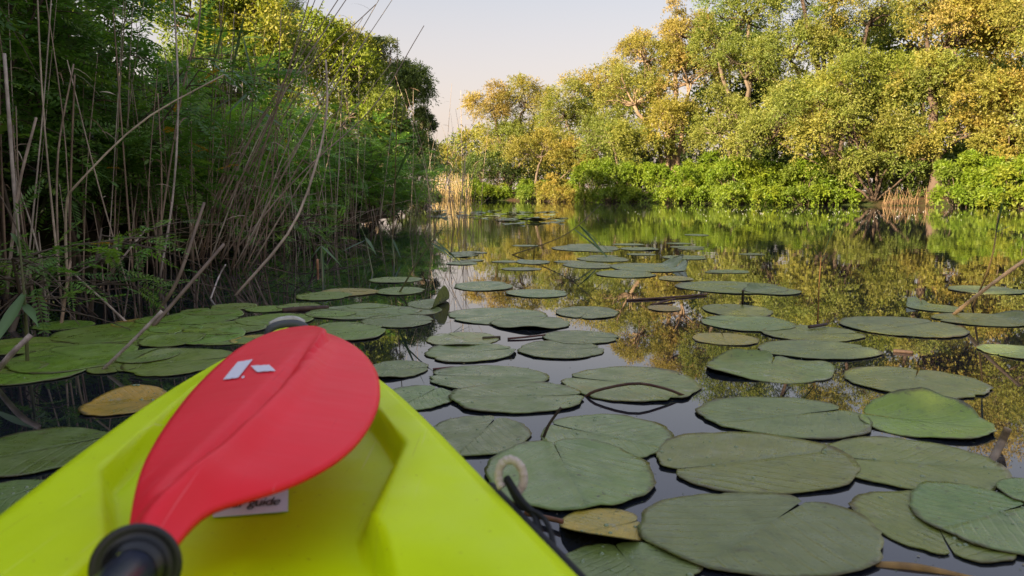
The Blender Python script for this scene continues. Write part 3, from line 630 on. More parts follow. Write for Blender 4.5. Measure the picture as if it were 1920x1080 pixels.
def indigo(label, x, y, h, nst, nfr, nobj, reach=0.75, bias=(0.75, -0.15), pal='shade', group='feather-leaved shrubs on the left bank'):
    b = V3(x, y, max(ground_z(x, y), 0) - 0.03); o = thing('false_indigo_shrub', label, 'shrub', tuple(b), group)
    tm, fm = MB(), MB()
    P, Dv = [], []
    per = 2 if nfr > 100 else 1
    if y > 7: nst = max(5, int(nst * 0.75))
    for i in range(nst):
        az = rng.uniform(0, 2 * math.pi); out = V3(math.cos(az) * 0.5 + bias[0] * 0.6, math.sin(az) * 0.6 + bias[1], 0)
        top = out * reach * rng.uniform(0.5, 1.2) + V3(0, 0, h * rng.uniform(0.6, 1.05))
        b0 = V3(rng.normal() * 0.18, rng.normal() * 0.25, 0)
        pts = spline([b0, b0 * 0.6 + top * V3(0.3, 0.3, 0.5) + rng.normal(size=3) * 0.06, b0 * 0.3 + top], 14)
        add_tube(tm, pts, np.linspace(0.013, 0.004, 14), 5, np.array(BK) * rng.uniform(0.6, 1.1), cap=False)
        for j in range(13):
            q = pts[rng.integers(4, 14)]
            td = unit(V3(rng.normal() * 0.8 + bias[0], rng.normal() * 0.9 + bias[1], rng.normal() * 0.35 + 0.10))
            tl = rng.uniform(0.25, 0.65)
            tw = q + td * np.linspace(0, tl, 6)[:, None] + V3(0, 0, -0.25 * tl) * (np.linspace(0, 1, 6)[:, None] ** 2)
            add_tube(tm, tw, np.linspace(0.004, 0.0015, 6), 4, np.array(BK) * rng.uniform(0.7, 1.2), cap=False)
            n = 3 * per
            s = rng.uniform(0.1, 1.0, n); ip = s * 5; i0 = np.minimum(ip.astype(int), 4)
            P.append(tw[i0] + (tw[i0 + 1] - tw[i0]) * (ip - i0)[:, None])
            sd = np.where(rng.random(n) < 0.5, -1, 1)[:, None]; side = unit(np.cross(td, V3(0, 0, 1)))
            Dv.append(unit(td * 0.7 + side * sd * 0.7 + rng.normal(size=(n, 3)) * 0.3 + V3(0, 0, 0.05)))
    P = np.concatenate(P); Dv = np.concatenate(Dv); k = len(P)
    keep = P[:, 2] + b[2] > (0.10 if h < 0.6 else 0.30 + 0.25 * rng.random(len(P)) if y < 7 else 0.28); P, Dv = P[keep], Dv[keep]; k = len(P)
    N = unit(V3(0, 0, 1) + rng.normal(size=(k, 3)) * 0.35); L = rng.uniform(0.26, 0.43, k) * (1.0 if h > 0.6 else 0.55)
    pa = np.array(PAL[pal]); col = pa[rng.integers(0, 4, k)] * rng.uniform(0.8, 1.6, (k, 1)) * (1.25 if y < 6 else 1.75)  # leaf colour lifted to stand in for light, most on the farther shrubs
    yel = rng.random(k) < 0.022; col[yel] = np.array((0.55, 0.25, 0.02)) * rng.uniform(0.7, 1.1, (yel.sum(), 1)); L[yel] *= 0.45
    # the leaves nearest the river are single parts, the mass behind them one part
    front = np.argsort(-(P[:, 0] - 0.5 * P[:, 1]))[:nobj * 2]
    front = front[rng.permutation(len(front))[:nobj]] if len(front) else front
    mask = np.ones(k, bool); mask[front] = False
    fm.add(*frond_leaflets(P[mask], Dv[mask], N[mask], L[mask], col[mask]))
    tm.build('stems', M['bark'], o, True); tag(fm.build('foliage', M['leaf'], o), kind='stuff')
    for i in front:
        fo = link('frond', frond_meshes[rng.integers(5) if rng.random() > 0.09 else 5], o)
        X = Vector(Dv[i]); Y = Vector(N[i]).cross(X).normalized(); Z = X.cross(Y)
        mt = Matrix((X, Y, Z)).transposed().to_4x4() @ Matrix.Scale(L[i] / 0.24, 4); mt.translation = Vector(P[i])
        fo.matrix_local = mt
    return o
for lab, x, y, h, nst, nfr, nobj in (
    ('feather-leaved shrub at the left frame edge, behind the thick pale stalk', -3.35, 3.5, 2.5, 9, 900, 40),
    ('feather-leaved shrub with orange leaflets at the upper left, sprays pointing right', -3.25, 4.5, 2.7, 10, 1100, 40),
    ('feather-leaved shrub with a low spray over the dark water, third from the left edge', -3.1, 5.4, 2.0, 9, 900, 40),
    ('feather-leaved shrub behind the dense sheaf of leaning dry reeds', -3.2, 6.7, 1.85, 10, 1000, 20),
    ('feather-leaved shrub seen through the leaning reeds, right of the sheaf', -3.2, 8.0, 1.6, 10, 1000, 0),
    ('feather-leaved shrub below the sunlit yellow-green tree', -3.2, 9.5, 1.65, 10, 1000, 0),
    ('feather-leaved shrub behind the lone upright green reed', -3.1, 11.0, 1.75, 10, 1000, 0),
    ('feather-leaved shrub sloping down towards the river, second from the open water', -2.8, 12.6, 1.75, 10, 1000, 0),
    ('feather-leaved shrub with orange leaflets reaching farthest into the open water', -2.5, 14.2, 1.45, 10, 1000, 0),
    ('low feather-leaved shrub behind the one reaching into the open water', -2.6, 16.2, 1.2, 8, 700, 0),
    ('feather-leaved shrub on the left bank beside the kayak, at the frame edge', -3.5, 2.3, 2.6, 8, 500, 0)):
    indigo(lab, x, y, h, nst, nfr, nobj, 1.0 if y < 6 else 0.8)
indigo('small feather-leaved seedling growing from the water at the left edge', -2.05, 3.2, 0.42, 4, 60, 14, 0.3, (0.3, -0.1))
indigo('small feather-leaved seedling at the waterline behind the paddle tip', -1.95, 6.3, 0.40, 3, 40, 8, 0.3, (0.3, -0.1))

# ------------------------------------------------------------------ reeds
TAN = [(0.38, 0.28, 0.20), (0.46, 0.36, 0.26), (0.30, 0.21, 0.14), (0.50, 0.41, 0.31), (0.25, 0.17, 0.11)]
def stalk(label, pts, r0, r1=None, name='dry_reed_stalk', cat='reed', group=None, col=None, n=14, sides=6, nodes=True, mat='dry_reed', blades=0):
    pts = np.asarray(pts, float); b = pts[0].copy()
    p = spline(pts, n) - b
    col = np.asarray(col if col is not None else TAN[rng.integers(5)]) * rng.uniform(0.85, 1.15)
    r = np.linspace(r0, r1 if r1 is not None else r0 * 0.5, n)
    if nodes: r = r * (1 + 0.14 * (np.arange(n) % 4 == 2))
    mb = MB(); v, f, e = tube(p, r, sides, True)
    cc = np.repeat(np.tile(col, (n, 1)) * (1 + 0.25 * np.sin(np.arange(n) * 1.9 + rng.random() * 6))[:, None] * rng.uniform(0.9, 1.1, (n, 1)), sides, 0)
    cc = np.concatenate([cc, cc[:1] * 0.6, cc[-1:] * 0.6]); mb.add(v, f, cc); mb.f.append(e)
    for _ in range(blades):
        q = p[rng.integers(n // 3, n)]; az = rng.uniform(0, 6.28)
        blade_strip(mb, q, V3(math.cos(az), math.sin(az), rng.uniform(0.2, 1.2)), rng.uniform(0.12, 0.32), rng.uniform(0.007, 0.014), rng.uniform(0.4, 1.1), col * rng.uniform(0.8, 1.3), n=6, twist=rng.uniform(-2, 2))
    o = mb.build(name, M[mat], None, True); o.location = tuple(b)
    return tag(o, label, cat, group)
def blade_strip(mb, base, d, length, width, droop, col, nrm=None, n=10, twist=0.0):
    d = unit(np.asarray(d, float)); s = np.linspace(0, 1, n)
    c = base + d * (length * s)[:, None] + V3(0, 0, -1) * (droop * length * s ** 2)[:, None]
    t = unit(np.gradient(c, axis=0)); nrm = V3(0, 0, 1) if nrm is None else nrm
    S = unit(np.cross(t, nrm)); Nn = np.cross(S, t)
    w = width * np.clip(np.minimum(0.45 + 2.2 * s, (1 - s) * 1.6), 0.02, 1)
    S2 = S * np.cos(twist * s)[:, None] + Nn * np.sin(twist * s)[:, None]
    v = np.stack([c - S2 * w[:, None] / 2, c - Nn * (w * 0.12)[:, None], c + S2 * w[:, None] / 2], 1).reshape(-1, 3)
    i = np.arange(n - 1) * 3
    f = np.concatenate([np.stack([i, i + 1, i + 4, i + 3], -1), np.stack([i + 1, i + 2, i + 5, i + 4], -1)])
    cc = np.repeat(np.asarray(col)[None] * (0.9 + 0.25 * s)[:, None], 3, 0)
    cc[1::3] *= 1.25
    mb.add(v, f, cc)
GRN = [(0.060, 0.115, 0.030), (0.075, 0.135, 0.035), (0.050, 0.095, 0.030), (0.085, 0.140, 0.045)]
def green_reed(label, pts, r0, leaves, group='green reeds', stem_col=(0.10, 0.12, 0.04), tip=None):
    """leaves: (fraction along the stem, tip point in the world or direction, length, width, droop)"""
    pts = np.asarray(pts, float); b = pts[0]; o = thing('green_reed', label, 'reed', tuple(b), group)
    p = spline(pts, 16) - b; mb = MB(); add_tube(mb, p, np.linspace(r0, r0 * 0.4, 16), 6, stem_col); mb.build('stem', M['dry_reed'], o, True)
    for fr, d, ln, w, dr in leaves:
        q = p[min(15, int(fr * 15))]; lm = MB()
        blade_strip(lm, q, d, ln, w, dr, np.array(GRN[rng.integers(4)]) * rng.uniform(0.85, 1.15), twist=rng.uniform(-0.5, 0.5))
        lm.build('leaf', M['reed_leaf'], o, True)
    return o
def px_dir(a, b):   # from world point to world point
    return np.asarray(b) - np.asarray(a)

# singled out dry stalks, from the left edge to the open water
stalk('thick pale broken stalk standing at the left frame edge', [D(48, 590, 3.3), D(30, 400, 3.3), D(8, 100, 3.3)], 0.0085, 0.007, col=(0.52, 0.43, 0.36))
stalk('shorter stalk crossing the thick pale one at the left frame edge', [D(12, 560, 3.35), D(34, 360, 3.3), D(68, 220, 3.3)], 0.007, 0.005, col=(0.43, 0.33, 0.26))
stalk('slender upright stalk right of the crossing pair, green feathers behind it', [D(110, 530, 3.7), D(108, 300, 3.7), D(138, 120, 3.7)], 0.0055, 0.0035)
stalk('upright stalk with a straight top beside yellow leaflets', [D(130, 535, 3.8), D(133, 330, 3.8), D(140, 140, 3.8)], 0.0055, 0.004)
stalk('kinked stalk bending right into a long diagonal across the thicket', [D(126, 545, 3.6), D(124, 390, 3.6), D(150, 340, 3.6), D(270, 225, 3.8), D(420, 140, 4.0)], 0.0065, 0.004, col=(0.48, 0.38, 0.25))
stalk('tall pale stalk rising past the top edge left of the sheaf', [D(300, 520, 4.4), D(325, 360, 4.4), D(334, 180, 4.4), D(325, -20, 4.4)], 0.0065, 0.0045, col=(0.52, 0.43, 0.36))
stalk('straight stalk just left of the tall pale one, top hidden in leaves', [D(300, 500, 4.6), D(303, 330, 4.6), D(296, 175, 4.6)], 0.005, 0.004)
stalk('bowed stalk leaning right then rising, at the sheaf\'s left side', [D(290, 500, 4.8), D(338, 190, 4.8), D(370, 60, 4.8), D(378, -20, 4.8)], 0.006, 0.004)
stalk('long curved pale stalk arching from the water up before the green shrub', [D(440, 556, 3.9), D(545, 430, 4.0), D(595, 300, 4.1), D(613, 200, 4.2), D(611, 112, 4.2)], 0.0075, 0.005, col=(0.55, 0.43, 0.33))
stalk('longest thin stalk leaning right across the sunlit tree to the sky', [D(440, 470, 5.0), D(560, 330, 5.2), D(700, 200, 5.4), D(795, 48, 5.5)], 0.006, 0.003, col=(0.39, 0.29, 0.22))
stalk('brown forked stick leaning from the water at left of the pad raft', [D(60, 850, 2.3), D(110, 640, 3.0), D(132, 490, 3.3)][1:] , 0.0075, 0.006, 'broken_stick', 'stick', col=(0.38, 0.25, 0.16), nodes=False)
stalk('pale broken stick leaning over the left lily pads', [G(192, 694, 0.0), D(250, 638, 2.25), D(304, 583, 2.3)], 0.0055, 0.006, 'broken_stick', 'stick', col=(0.49, 0.41, 0.33), nodes=False)
stalk('stubby broken stick with split end at the left frame edge', [G(-20, 712, 0.0), D(25, 660, 2.08), D(58, 628, 2.1)], 0.008, 0.0085, 'broken_stick', 'stick', col=(0.52, 0.42, 0.35), nodes=False)
stalk('dark stick slanting up right from the rear edge of the left pads', [G(287, 612, 0.0), D(345, 545, 3.1), D(420, 458, 3.3)], 0.008, 0.0075, 'broken_stick', 'stick', col=(0.20, 0.145, 0.11), nodes=False)
stalk('second dark stick slanting right, nearly parallel to its neighbour', [G(292, 590, 0.0), D(335, 520, 3.3), D(383, 380, 3.5)], 0.0085, 0.007, 'broken_stick', 'stick', col=(0.20, 0.145, 0.11), nodes=False)
stalk('thin stick falling left to right towards the dark water by the reeds', [G(236, 603, 0.0), D(190, 560, 3.2), D(137, 512, 3.3)], 0.005, 0.004, 'broken_stick', 'stick', col=(0.43, 0.33, 0.26), nodes=False)
stalk('light stick leaning right over dark water at the foot of the stalks', [G(188, 542, 0.0), D(225, 490, 4.0), D(275, 428, 4.1)], 0.007, 0.005, 'broken_stick', 'stick', col=(0.52, 0.42, 0.32), nodes=False)
stalk('short pale twig leaning right above the dark water, mid left', [G(395, 560, 0.0), D(410, 520, 3.9), D(423, 496, 3.9)], 0.005, 0.004, 'broken_stick', 'stick', col=(0.55, 0.48, 0.42), nodes=False)
stalk('short orange-brown stub poking from the water below reed leaves', [G(596, 510, -0.02), D(595, 486, 5.2)], 0.009, 0.008, 'broken_stick', 'stick', col=(0.61, 0.29, 0.14), n=5, nodes=False)
# the leaning sheaf
SHEAF = 'dry reeds leaning right in one sheaf'
for k in range(26):
    u0 = rng.uniform(330, 470); y = rng.uniform(4.6, 6.2); v0 = G(u0, 480, 0)[1]
    b = V3((u0 - 960) / FPX * y, y, 0.02); L = rng.uniform(0.9, 2.3); ln = rng.uniform(0.35, 0.75)
    d = unit(V3(ln, rng.normal() * 0.12, 1.0)); mid = b + d * L * 0.5 + V3(-0.05 * rng.random(), 0, 0.06 * rng.random())
    stalk(('short ' if L < 1.3 else 'middling ' if L < 1.8 else 'long ') + ('steep' if ln < 0.5 else 'strongly slanted') + ' dry stalk in the ' + ('left' if u0 < 400 else 'right') + ' half of the leaning sheaf', [b, mid, b + d * L + V3(rng.normal() * 0.06, 0, -0.04 * rng.random())], rng.uniform(0.0035, 0.0055), 0.002, group=SHEAF, blades=int(rng.integers(0, 3)))
for k, (u, v, y) in enumerate(((640, -10, 5.2), (705, 8, 5.3), (585, -20, 5.0), (655, -10, 5.6))):
    stalk(('sheaf stalk that crosses the sky and leaves at the top edge', 'sheaf stalk with its tip farthest right in the sky', 'sheaf stalk rising steepest past the top edge', 'sheaf stalk crossing the sky just behind its twin')[k],
          [D(395 + 12 * k, 400, y), D(500 + 10 * k, 205 - 8 * k, y), D(u, v, y)], 0.0055, 0.003, group=SHEAF, col=(0.35, 0.26, 0.19))
# standing stalks at the foot of the thicket
STAND = 'dry reed stalks standing along the left bank'
def zone(x, y):
    u = 960 + x / y * FPX
    return ('at the left frame edge' if u < 100 else 'between the frame edge and the tall pale stalk' if u < 290 else 'at the foot of the leaning sheaf' if u < 430
            else 'between the sheaf and the lone green reed' if u < 640 else 'between the lone green reed and open water')
for k in range(135):
    y = rng.uniform(3.3, 9.5) if k < 105 else rng.uniform(9.5, 13.5); x = -2.50 + rng.normal() * 0.22 + 0.02 * (y - 4)
    h = rng.uniform(0.25, 0.7) if rng.random() < 0.3 else rng.uniform(0.9, 2.2)
    b = V3(x, y, -0.03); d = V3(rng.normal() * 0.10 + 0.03, rng.normal() * 0.08, 1.0)
    stalk(('short broken dry stalk ' if h < 0.75 else 'middling upright dry stalk ' if h < 1.5 else 'tall upright dry stalk ') + zone(x, y), [b, b + d * h * 0.5 + rng.normal(size=3) * 0.02, b + d * h], rng.uniform(0.003, 0.0062), group=STAND, n=10, blades=int(rng.integers(0, 4)) if h > 0.8 else 0)
# fallen tangle near the waterline
TANG = 'fallen reed stems tangled at the left waterline'
for k in range(45):
    y = rng.uniform(4.8, 11.5); x = -2.5 + rng.normal() * 0.2; b = V3(x, y, rng.uniform(0.02, 0.35)); a = rng.uniform(-0.7, 0.7)
    d = V3(math.cos(a), math.sin(a), rng.uniform(-0.15, 0.5)) * rng.uniform(0.4, 1.1) * rng.choice([-1, 1], p=[0.25, 0.75])
    e = b + d; e[2] = max(e[2], 0.01)
    stalk('thin dead stem fallen low ' + zone(x, y), [b, b * 0.5 + e * 0.5 + V3(0, 0, 0.06), e], rng.uniform(0.0025, 0.0045), 0.0015, 'dead_stem', 'reed', TANG, n=8)
# thin reeds in the open water by the bank's point
PT = 'thin dry reeds standing off the left bank point'
for k in range(46):
    u = rng.uniform(792, 905) if k < 38 else rng.uniform(745, 800); y = rng.uniform(9.5, 15.5); x = (u - 960) / FPX * y
    h = rng.uniform(0.5, 2.3) * (1 if u < 870 else 0.75); ln = rng.normal() * 0.22 + 0.04
    b = V3(x, y, -0.03); d = V3(ln, rng.normal() * 0.1, 1.0)
    stalk(('low thin ' if h < 1.0 else 'middling thin ' if h < 1.6 else 'tall thin ') + ('left-leaning ' if ln < 0 else 'right-leaning ') + 'dry reed off the bank point, ' + ('nearest the shrubs' if u < 830 else 'farthest out in open water' if u > 870 else 'in the clump\'s middle'), [b, b + d * h * 0.5 + V3(rng.normal() * 0.05, 0, 0), b + d * h + V3(ln * 0.2 * h, 0, 0)], rng.uniform(0.0035, 0.0062), 0.0018, group=PT, n=9, blades=int(rng.integers(0, 3)))
stalk('tallest thin reed at the bank point, seen against the pale sky', [D(868, 385, 12.0), D(866, 280, 12.0), D(864, 170, 12.0)], 0.007, 0.003, group=PT)
# far bank dry reeds
FR = 'tan reeds on the far bank'
for k in range(60):
    u = rng.uniform(1645, 1748); y = 27.6 + rng.random() * 0.7; x = (u - 960) / FPX * y
    b = V3(x, y, -0.03); h = rng.uniform(0.25, 0.75); d = V3(rng.normal() * 0.25, 0, 1)
    stalk('short tan reed at the far waterline beside the broad willow\'s stems', [b, b + d * h * .5, b + d * h], 0.010, 0.005, group=FR, name='far_reed', n=4, sides=4, col=(0.25, 0.16, 0.08), nodes=False)
for k in range(34):
    u = rng.uniform(1280, 1480); y = 33.2 - (u - 1400) * 0.018 + rng.random() * 0.8; x = (u - 960) / FPX * y
    b = V3(x, y, 0.0); h = rng.uniform(0.5, 1.7); d = V3(rng.normal() * 0.08, 0, 1)
    stalk('pale upright reed rising through the bright far bank shrubs', [b, b + d * h * .5, b + d * h], 0.011, 0.006, group='pale reeds among the far shrubs', name='far_reed', n=4, sides=4, col=(0.36, 0.27, 0.12), nodes=False)
bed = MB()
for k in range(170):
    u = rng.uniform(812, 885); y = rng.uniform(41.5, 47); x = (u - 960) / FPX * y; h = rng.uniform(0.6, 1.8)
    b = V3(x, y, -0.03); d = V3(rng.normal() * 0.12, 0, 1); add_tube(bed, [b, b + d * h * .5, b + d * h], np.array([0.018, 0.013, 0.006]), 4, np.array((0.46, 0.34, 0.15)) * rng.uniform(0.7, 1.2))
    for _ in range(3): blade_strip(bed, b + d * h * rng.uniform(0.4, 1), V3(rng.normal(), rng.normal(), 0.8), rng.uniform(0.2, 0.45), 0.03, 0.6, np.array((0.40, 0.34, 0.12)) * rng.uniform(0.7, 1.2), n=5)
tag(bed.build('reed_bed', M['dry_reed']), 'bed of yellow dry reeds at the far river bend, behind the bank point', 'reed bed', kind='stuff')

# green reeds
a0 = D(735, 470, 6.4); a1 = D(742, 300, 6.4); a2 = D(745, 70, 6.4)
green_reed('tall lone green reed with narrow leaves before the left thicket', [a0, a1, a2], 0.007,
    [(0.45, px_dir(D(745, 190, 6.4), D(785, 90, 6.2)), 0.60, 0.030, 0.05), (0.47, px_dir(D(745, 190, 6.4), D(800, 130, 6.3)), 0.52, 0.028, 0.1), (0.40, px_dir(D(745, 200, 6.4), D(690, 165, 6.2)), 0.40, 0.024, 0.25),
     (0.55, px_dir(D(745, 160, 6.4), D(680, 150, 6.4)), 0.3, 0.02, 0.5), (0.52, px_dir(D(745, 170, 6.4), D(790, 150, 6.2)), 0.42, 0.026, 0.2), (0.25, px_dir(D(745, 290, 6.4), D(790, 240, 6.2)), 0.3, 0.022, 0.2)], stem_col=(0.17, 0.12, 0.05))
g0 = G(610, 560, -0.02)
green_reed('low green reed with star of spreading leaves behind the paddle', [G(605, 535, -0.02), D(602, 450, 4.9)], 0.006,
    [(0.95, px_dir(D(602, 450, 4.9), D(612, 390, 4.9)), 0.30, 0.022, 0.02), (0.9, px_dir(D(602, 450, 4.9), D(650, 490, 4.7)), 0.26, 0.020, 0.1), (0.9, px_dir(D(602, 450, 4.9), D(575, 478, 4.7)), 0.18, 0.016, 0.1), (0.85, V3(0.1, -0.3, -0.4), 0.26, 0.022, 0.1)])
green_reed('low green reed with long leaf hanging to the water, right of the star-shaped one', [G(700, 520, -0.02), D(684, 440, 5.4)], 0.006,
    [(0.95, px_dir(D(684, 440, 5.4), D(664, 390, 5.4)), 0.26, 0.020, 0.02), (0.95, px_dir(D(684, 440, 5.4), D(720, 480, 5.0)), 0.28, 0.026, 0.15), (0.9, px_dir(D(684, 445, 5.4), D(630, 468, 5.2)), 0.24, 0.020, 0.05), (0.95, px_dir(D(684, 440, 5.4), D(730, 400, 5.4)), 0.22, 0.016, 0.0)])
green_reed('green reed with arching leaf tip at the dark bank edge', [G(740, 500, -0.02), D(735, 440, 6.0)], 0.005,
    [(0.95, px_dir(D(735, 440, 6), D(765, 420, 6)), 0.24, 0.018, 0.5), (0.9, V3(0.05, -0.2, -0.3), 0.22, 0.022, 0.1), (0.9, px_dir(D(735, 440, 6), D(755, 480, 5.8)), 0.24, 0.02, 0.1)])
q0, q1, q2 = G(745, 555, -0.02), D(790, 480, 4.0), D(828, 430, 4.0)
green_reed('green reed leaning right with a fan of drooping leaves over pale water', [q0, q1, q2], 0.006,
    [(0.75, px_dir(D(805, 490, 4), D(875, 525, 3.9)), 0.26, 0.022, 0.05), (0.75, px_dir(D(805, 490, 4), D(865, 530, 3.8)), 0.25, 0.024, 0.08), (0.85, px_dir(D(815, 470, 4), D(870, 515, 3.9)), 0.24, 0.02, 0.05),
     (0.9, px_dir(D(820, 445, 4), D(845, 415, 4)), 0.14, 0.016, 0.0), (0.9, px_dir(D(820, 450, 4), D(850, 470, 4)), 0.16, 0.016, 0.2)])
r0_, r1_, r2_ = G(955, 480, -0.01), D(1060, 440, 6.3), D(1128, 382, 6.4)
green_reed('green reed slanting up right from open water with long hanging leaves', [r0_, r1_, r2_], 0.006,
    [(0.72, px_dir(D(1080, 418, 6.3), D(1145, 470, 6.2)), 0.46, 0.036, 0.08), (0.72, px_dir(D(1080, 418, 6.3), D(1135, 475, 6.1)), 0.44, 0.040, 0.1), (0.6, px_dir(D(1055, 440, 6.3), D(1088, 463, 6.2)), 0.30, 0.034, 0.05),
     (0.66, px_dir(D(1070, 430, 6.3), D(1125, 470, 6.2)), 0.44, 0.034, 0.1), (0.82, px_dir(D(1095, 408, 6.3), D(1125, 425, 6.3)), 0.22, 0.016, 0.2)], stem_col=(0.10, 0.09, 0.04))
s0 = G(960, 480, -0.01)
green_reed('short green reed standing in open water left of the slanting one', [G(1000, 488, -0.01), D(1004, 452, 5.8)], 0.004,
    [(0.9, px_dir(D(1004, 455, 5.8), D(1020, 480, 5.8)), 0.15, 0.018, 0.1), (0.9, px_dir(D(1004, 455, 5.8), D(995, 440, 5.8)), 0.12, 0.012, 0.0)])
t0, t1, t2 = G(1533, 608, -0.01), D(1536, 530, 3.05), D(1540, 480, 3.05)
green_reed('thin reed with orange stem and green top standing alone on the right', [t0, t1, t2], 0.0035,
    [(0.98, px_dir(t2, D(1572, 402, 3.05)), 0.22, 0.008, 0.0), (0.97, px_dir(t2, D(1516, 445, 3.05)), 0.10, 0.010, 0.0), (0.9, px_dir(t2, D(1550, 465, 3.05)), 0.06, 0.006, 0.0)], stem_col=(0.30, 0.15, 0.04))
stalk('dry tan stalk leaning in from the right frame edge', [G(1783, 594, -0.01), D(1850, 540, 3.15), D(1935, 478, 3.1)], 0.0085, 0.0075, col=(0.62, 0.42, 0.24))
green_reed('green reed rising beside the leaning tan stalk at the right edge', [G(1822, 580, -0.01), D(1858, 490, 3.2), D(1872, 400, 3.2)], 0.005,
    [(0.8, px_dir(D(1864, 480, 3.2), D(1898, 462, 3.2)), 0.09, 0.012, 0.1), (0.75, px_dir(D(1860, 480, 3.2), D(1878, 380, 3.2)), 0.24, 0.012, 0.0), (0.85, px_dir(D(1866, 450, 3.2), D(1880, 390, 3.2)), 0.18, 0.010, 0.0)], stem_col=(0.34, 0.24, 0.10))
n0 = G(40, 720, -0.02); n1 = D(44, 520, 2.45); n2 = D(28, 400, 2.5)
green_reed('nearest green reed with broad blue-green leaves at the left frame edge', [G(52, 690, -0.02), D(46, 560, 2.35), D(30, 400, 2.4)], 0.006,
    [(0.55, px_dir(D(42, 480, 2.4), D(-40, 600, 2.1)), 0.34, 0.036, 0.02), (0.6, px_dir(D(42, 480, 2.4), D(200, 388, 2.5)), 0.33, 0.020, 0.08), (0.5, px_dir(D(42, 500, 2.4), D(92, 565, 2.2)), 0.15, 0.032, 0.1),
     (0.45, px_dir(D(46, 545, 2.4), D(5, 552, 2.3)), 0.10, 0.022, 0.1), (0.85, px_dir(D(34, 430, 2.4), D(20, 390, 2.4)), 0.12, 0.022, 0.6)])
for k, (u, v, y, du, dv) in enumerate(((430, 50, 5.6, 60, -40), (470, 110, 5.8, -60, -10), (395, 30, 5.3, 70, -10))):
    b = D(u - 10, 430, y)
    green_reed(('dark green broad-leaved reed at the top, among the sheaf', 'dark green reed with horizontal leaves in front of the sunlit tree', 'dark green reed at the top left of the sheaf')[k], [b, D(u, 250, y), D(u + 10, v, y)], 0.006,
        [(0.97, px_dir(D(u, v, y), D(u + du, v + dv, y)), 0.4, 0.034, 0.2), (0.9, px_dir(D(u, v, y), D(u - du, v + 10, y - .2)), 0.45, 0.036, 0.15), (0.8, px_dir(D(u, v + 50, y), D(u + du * .3, v - 40, y)), 0.5, 0.04, 0.05),
         (0.7, px_dir(D(u, v + 80, y), D(u - du, v + 110, y - .2)), 0.42, 0.036, 0.1), (0.85, px_dir(D(u, v + 40, y), D(u + du, v + 90, y - .3)), 0.4, 0.036, 0.1)])

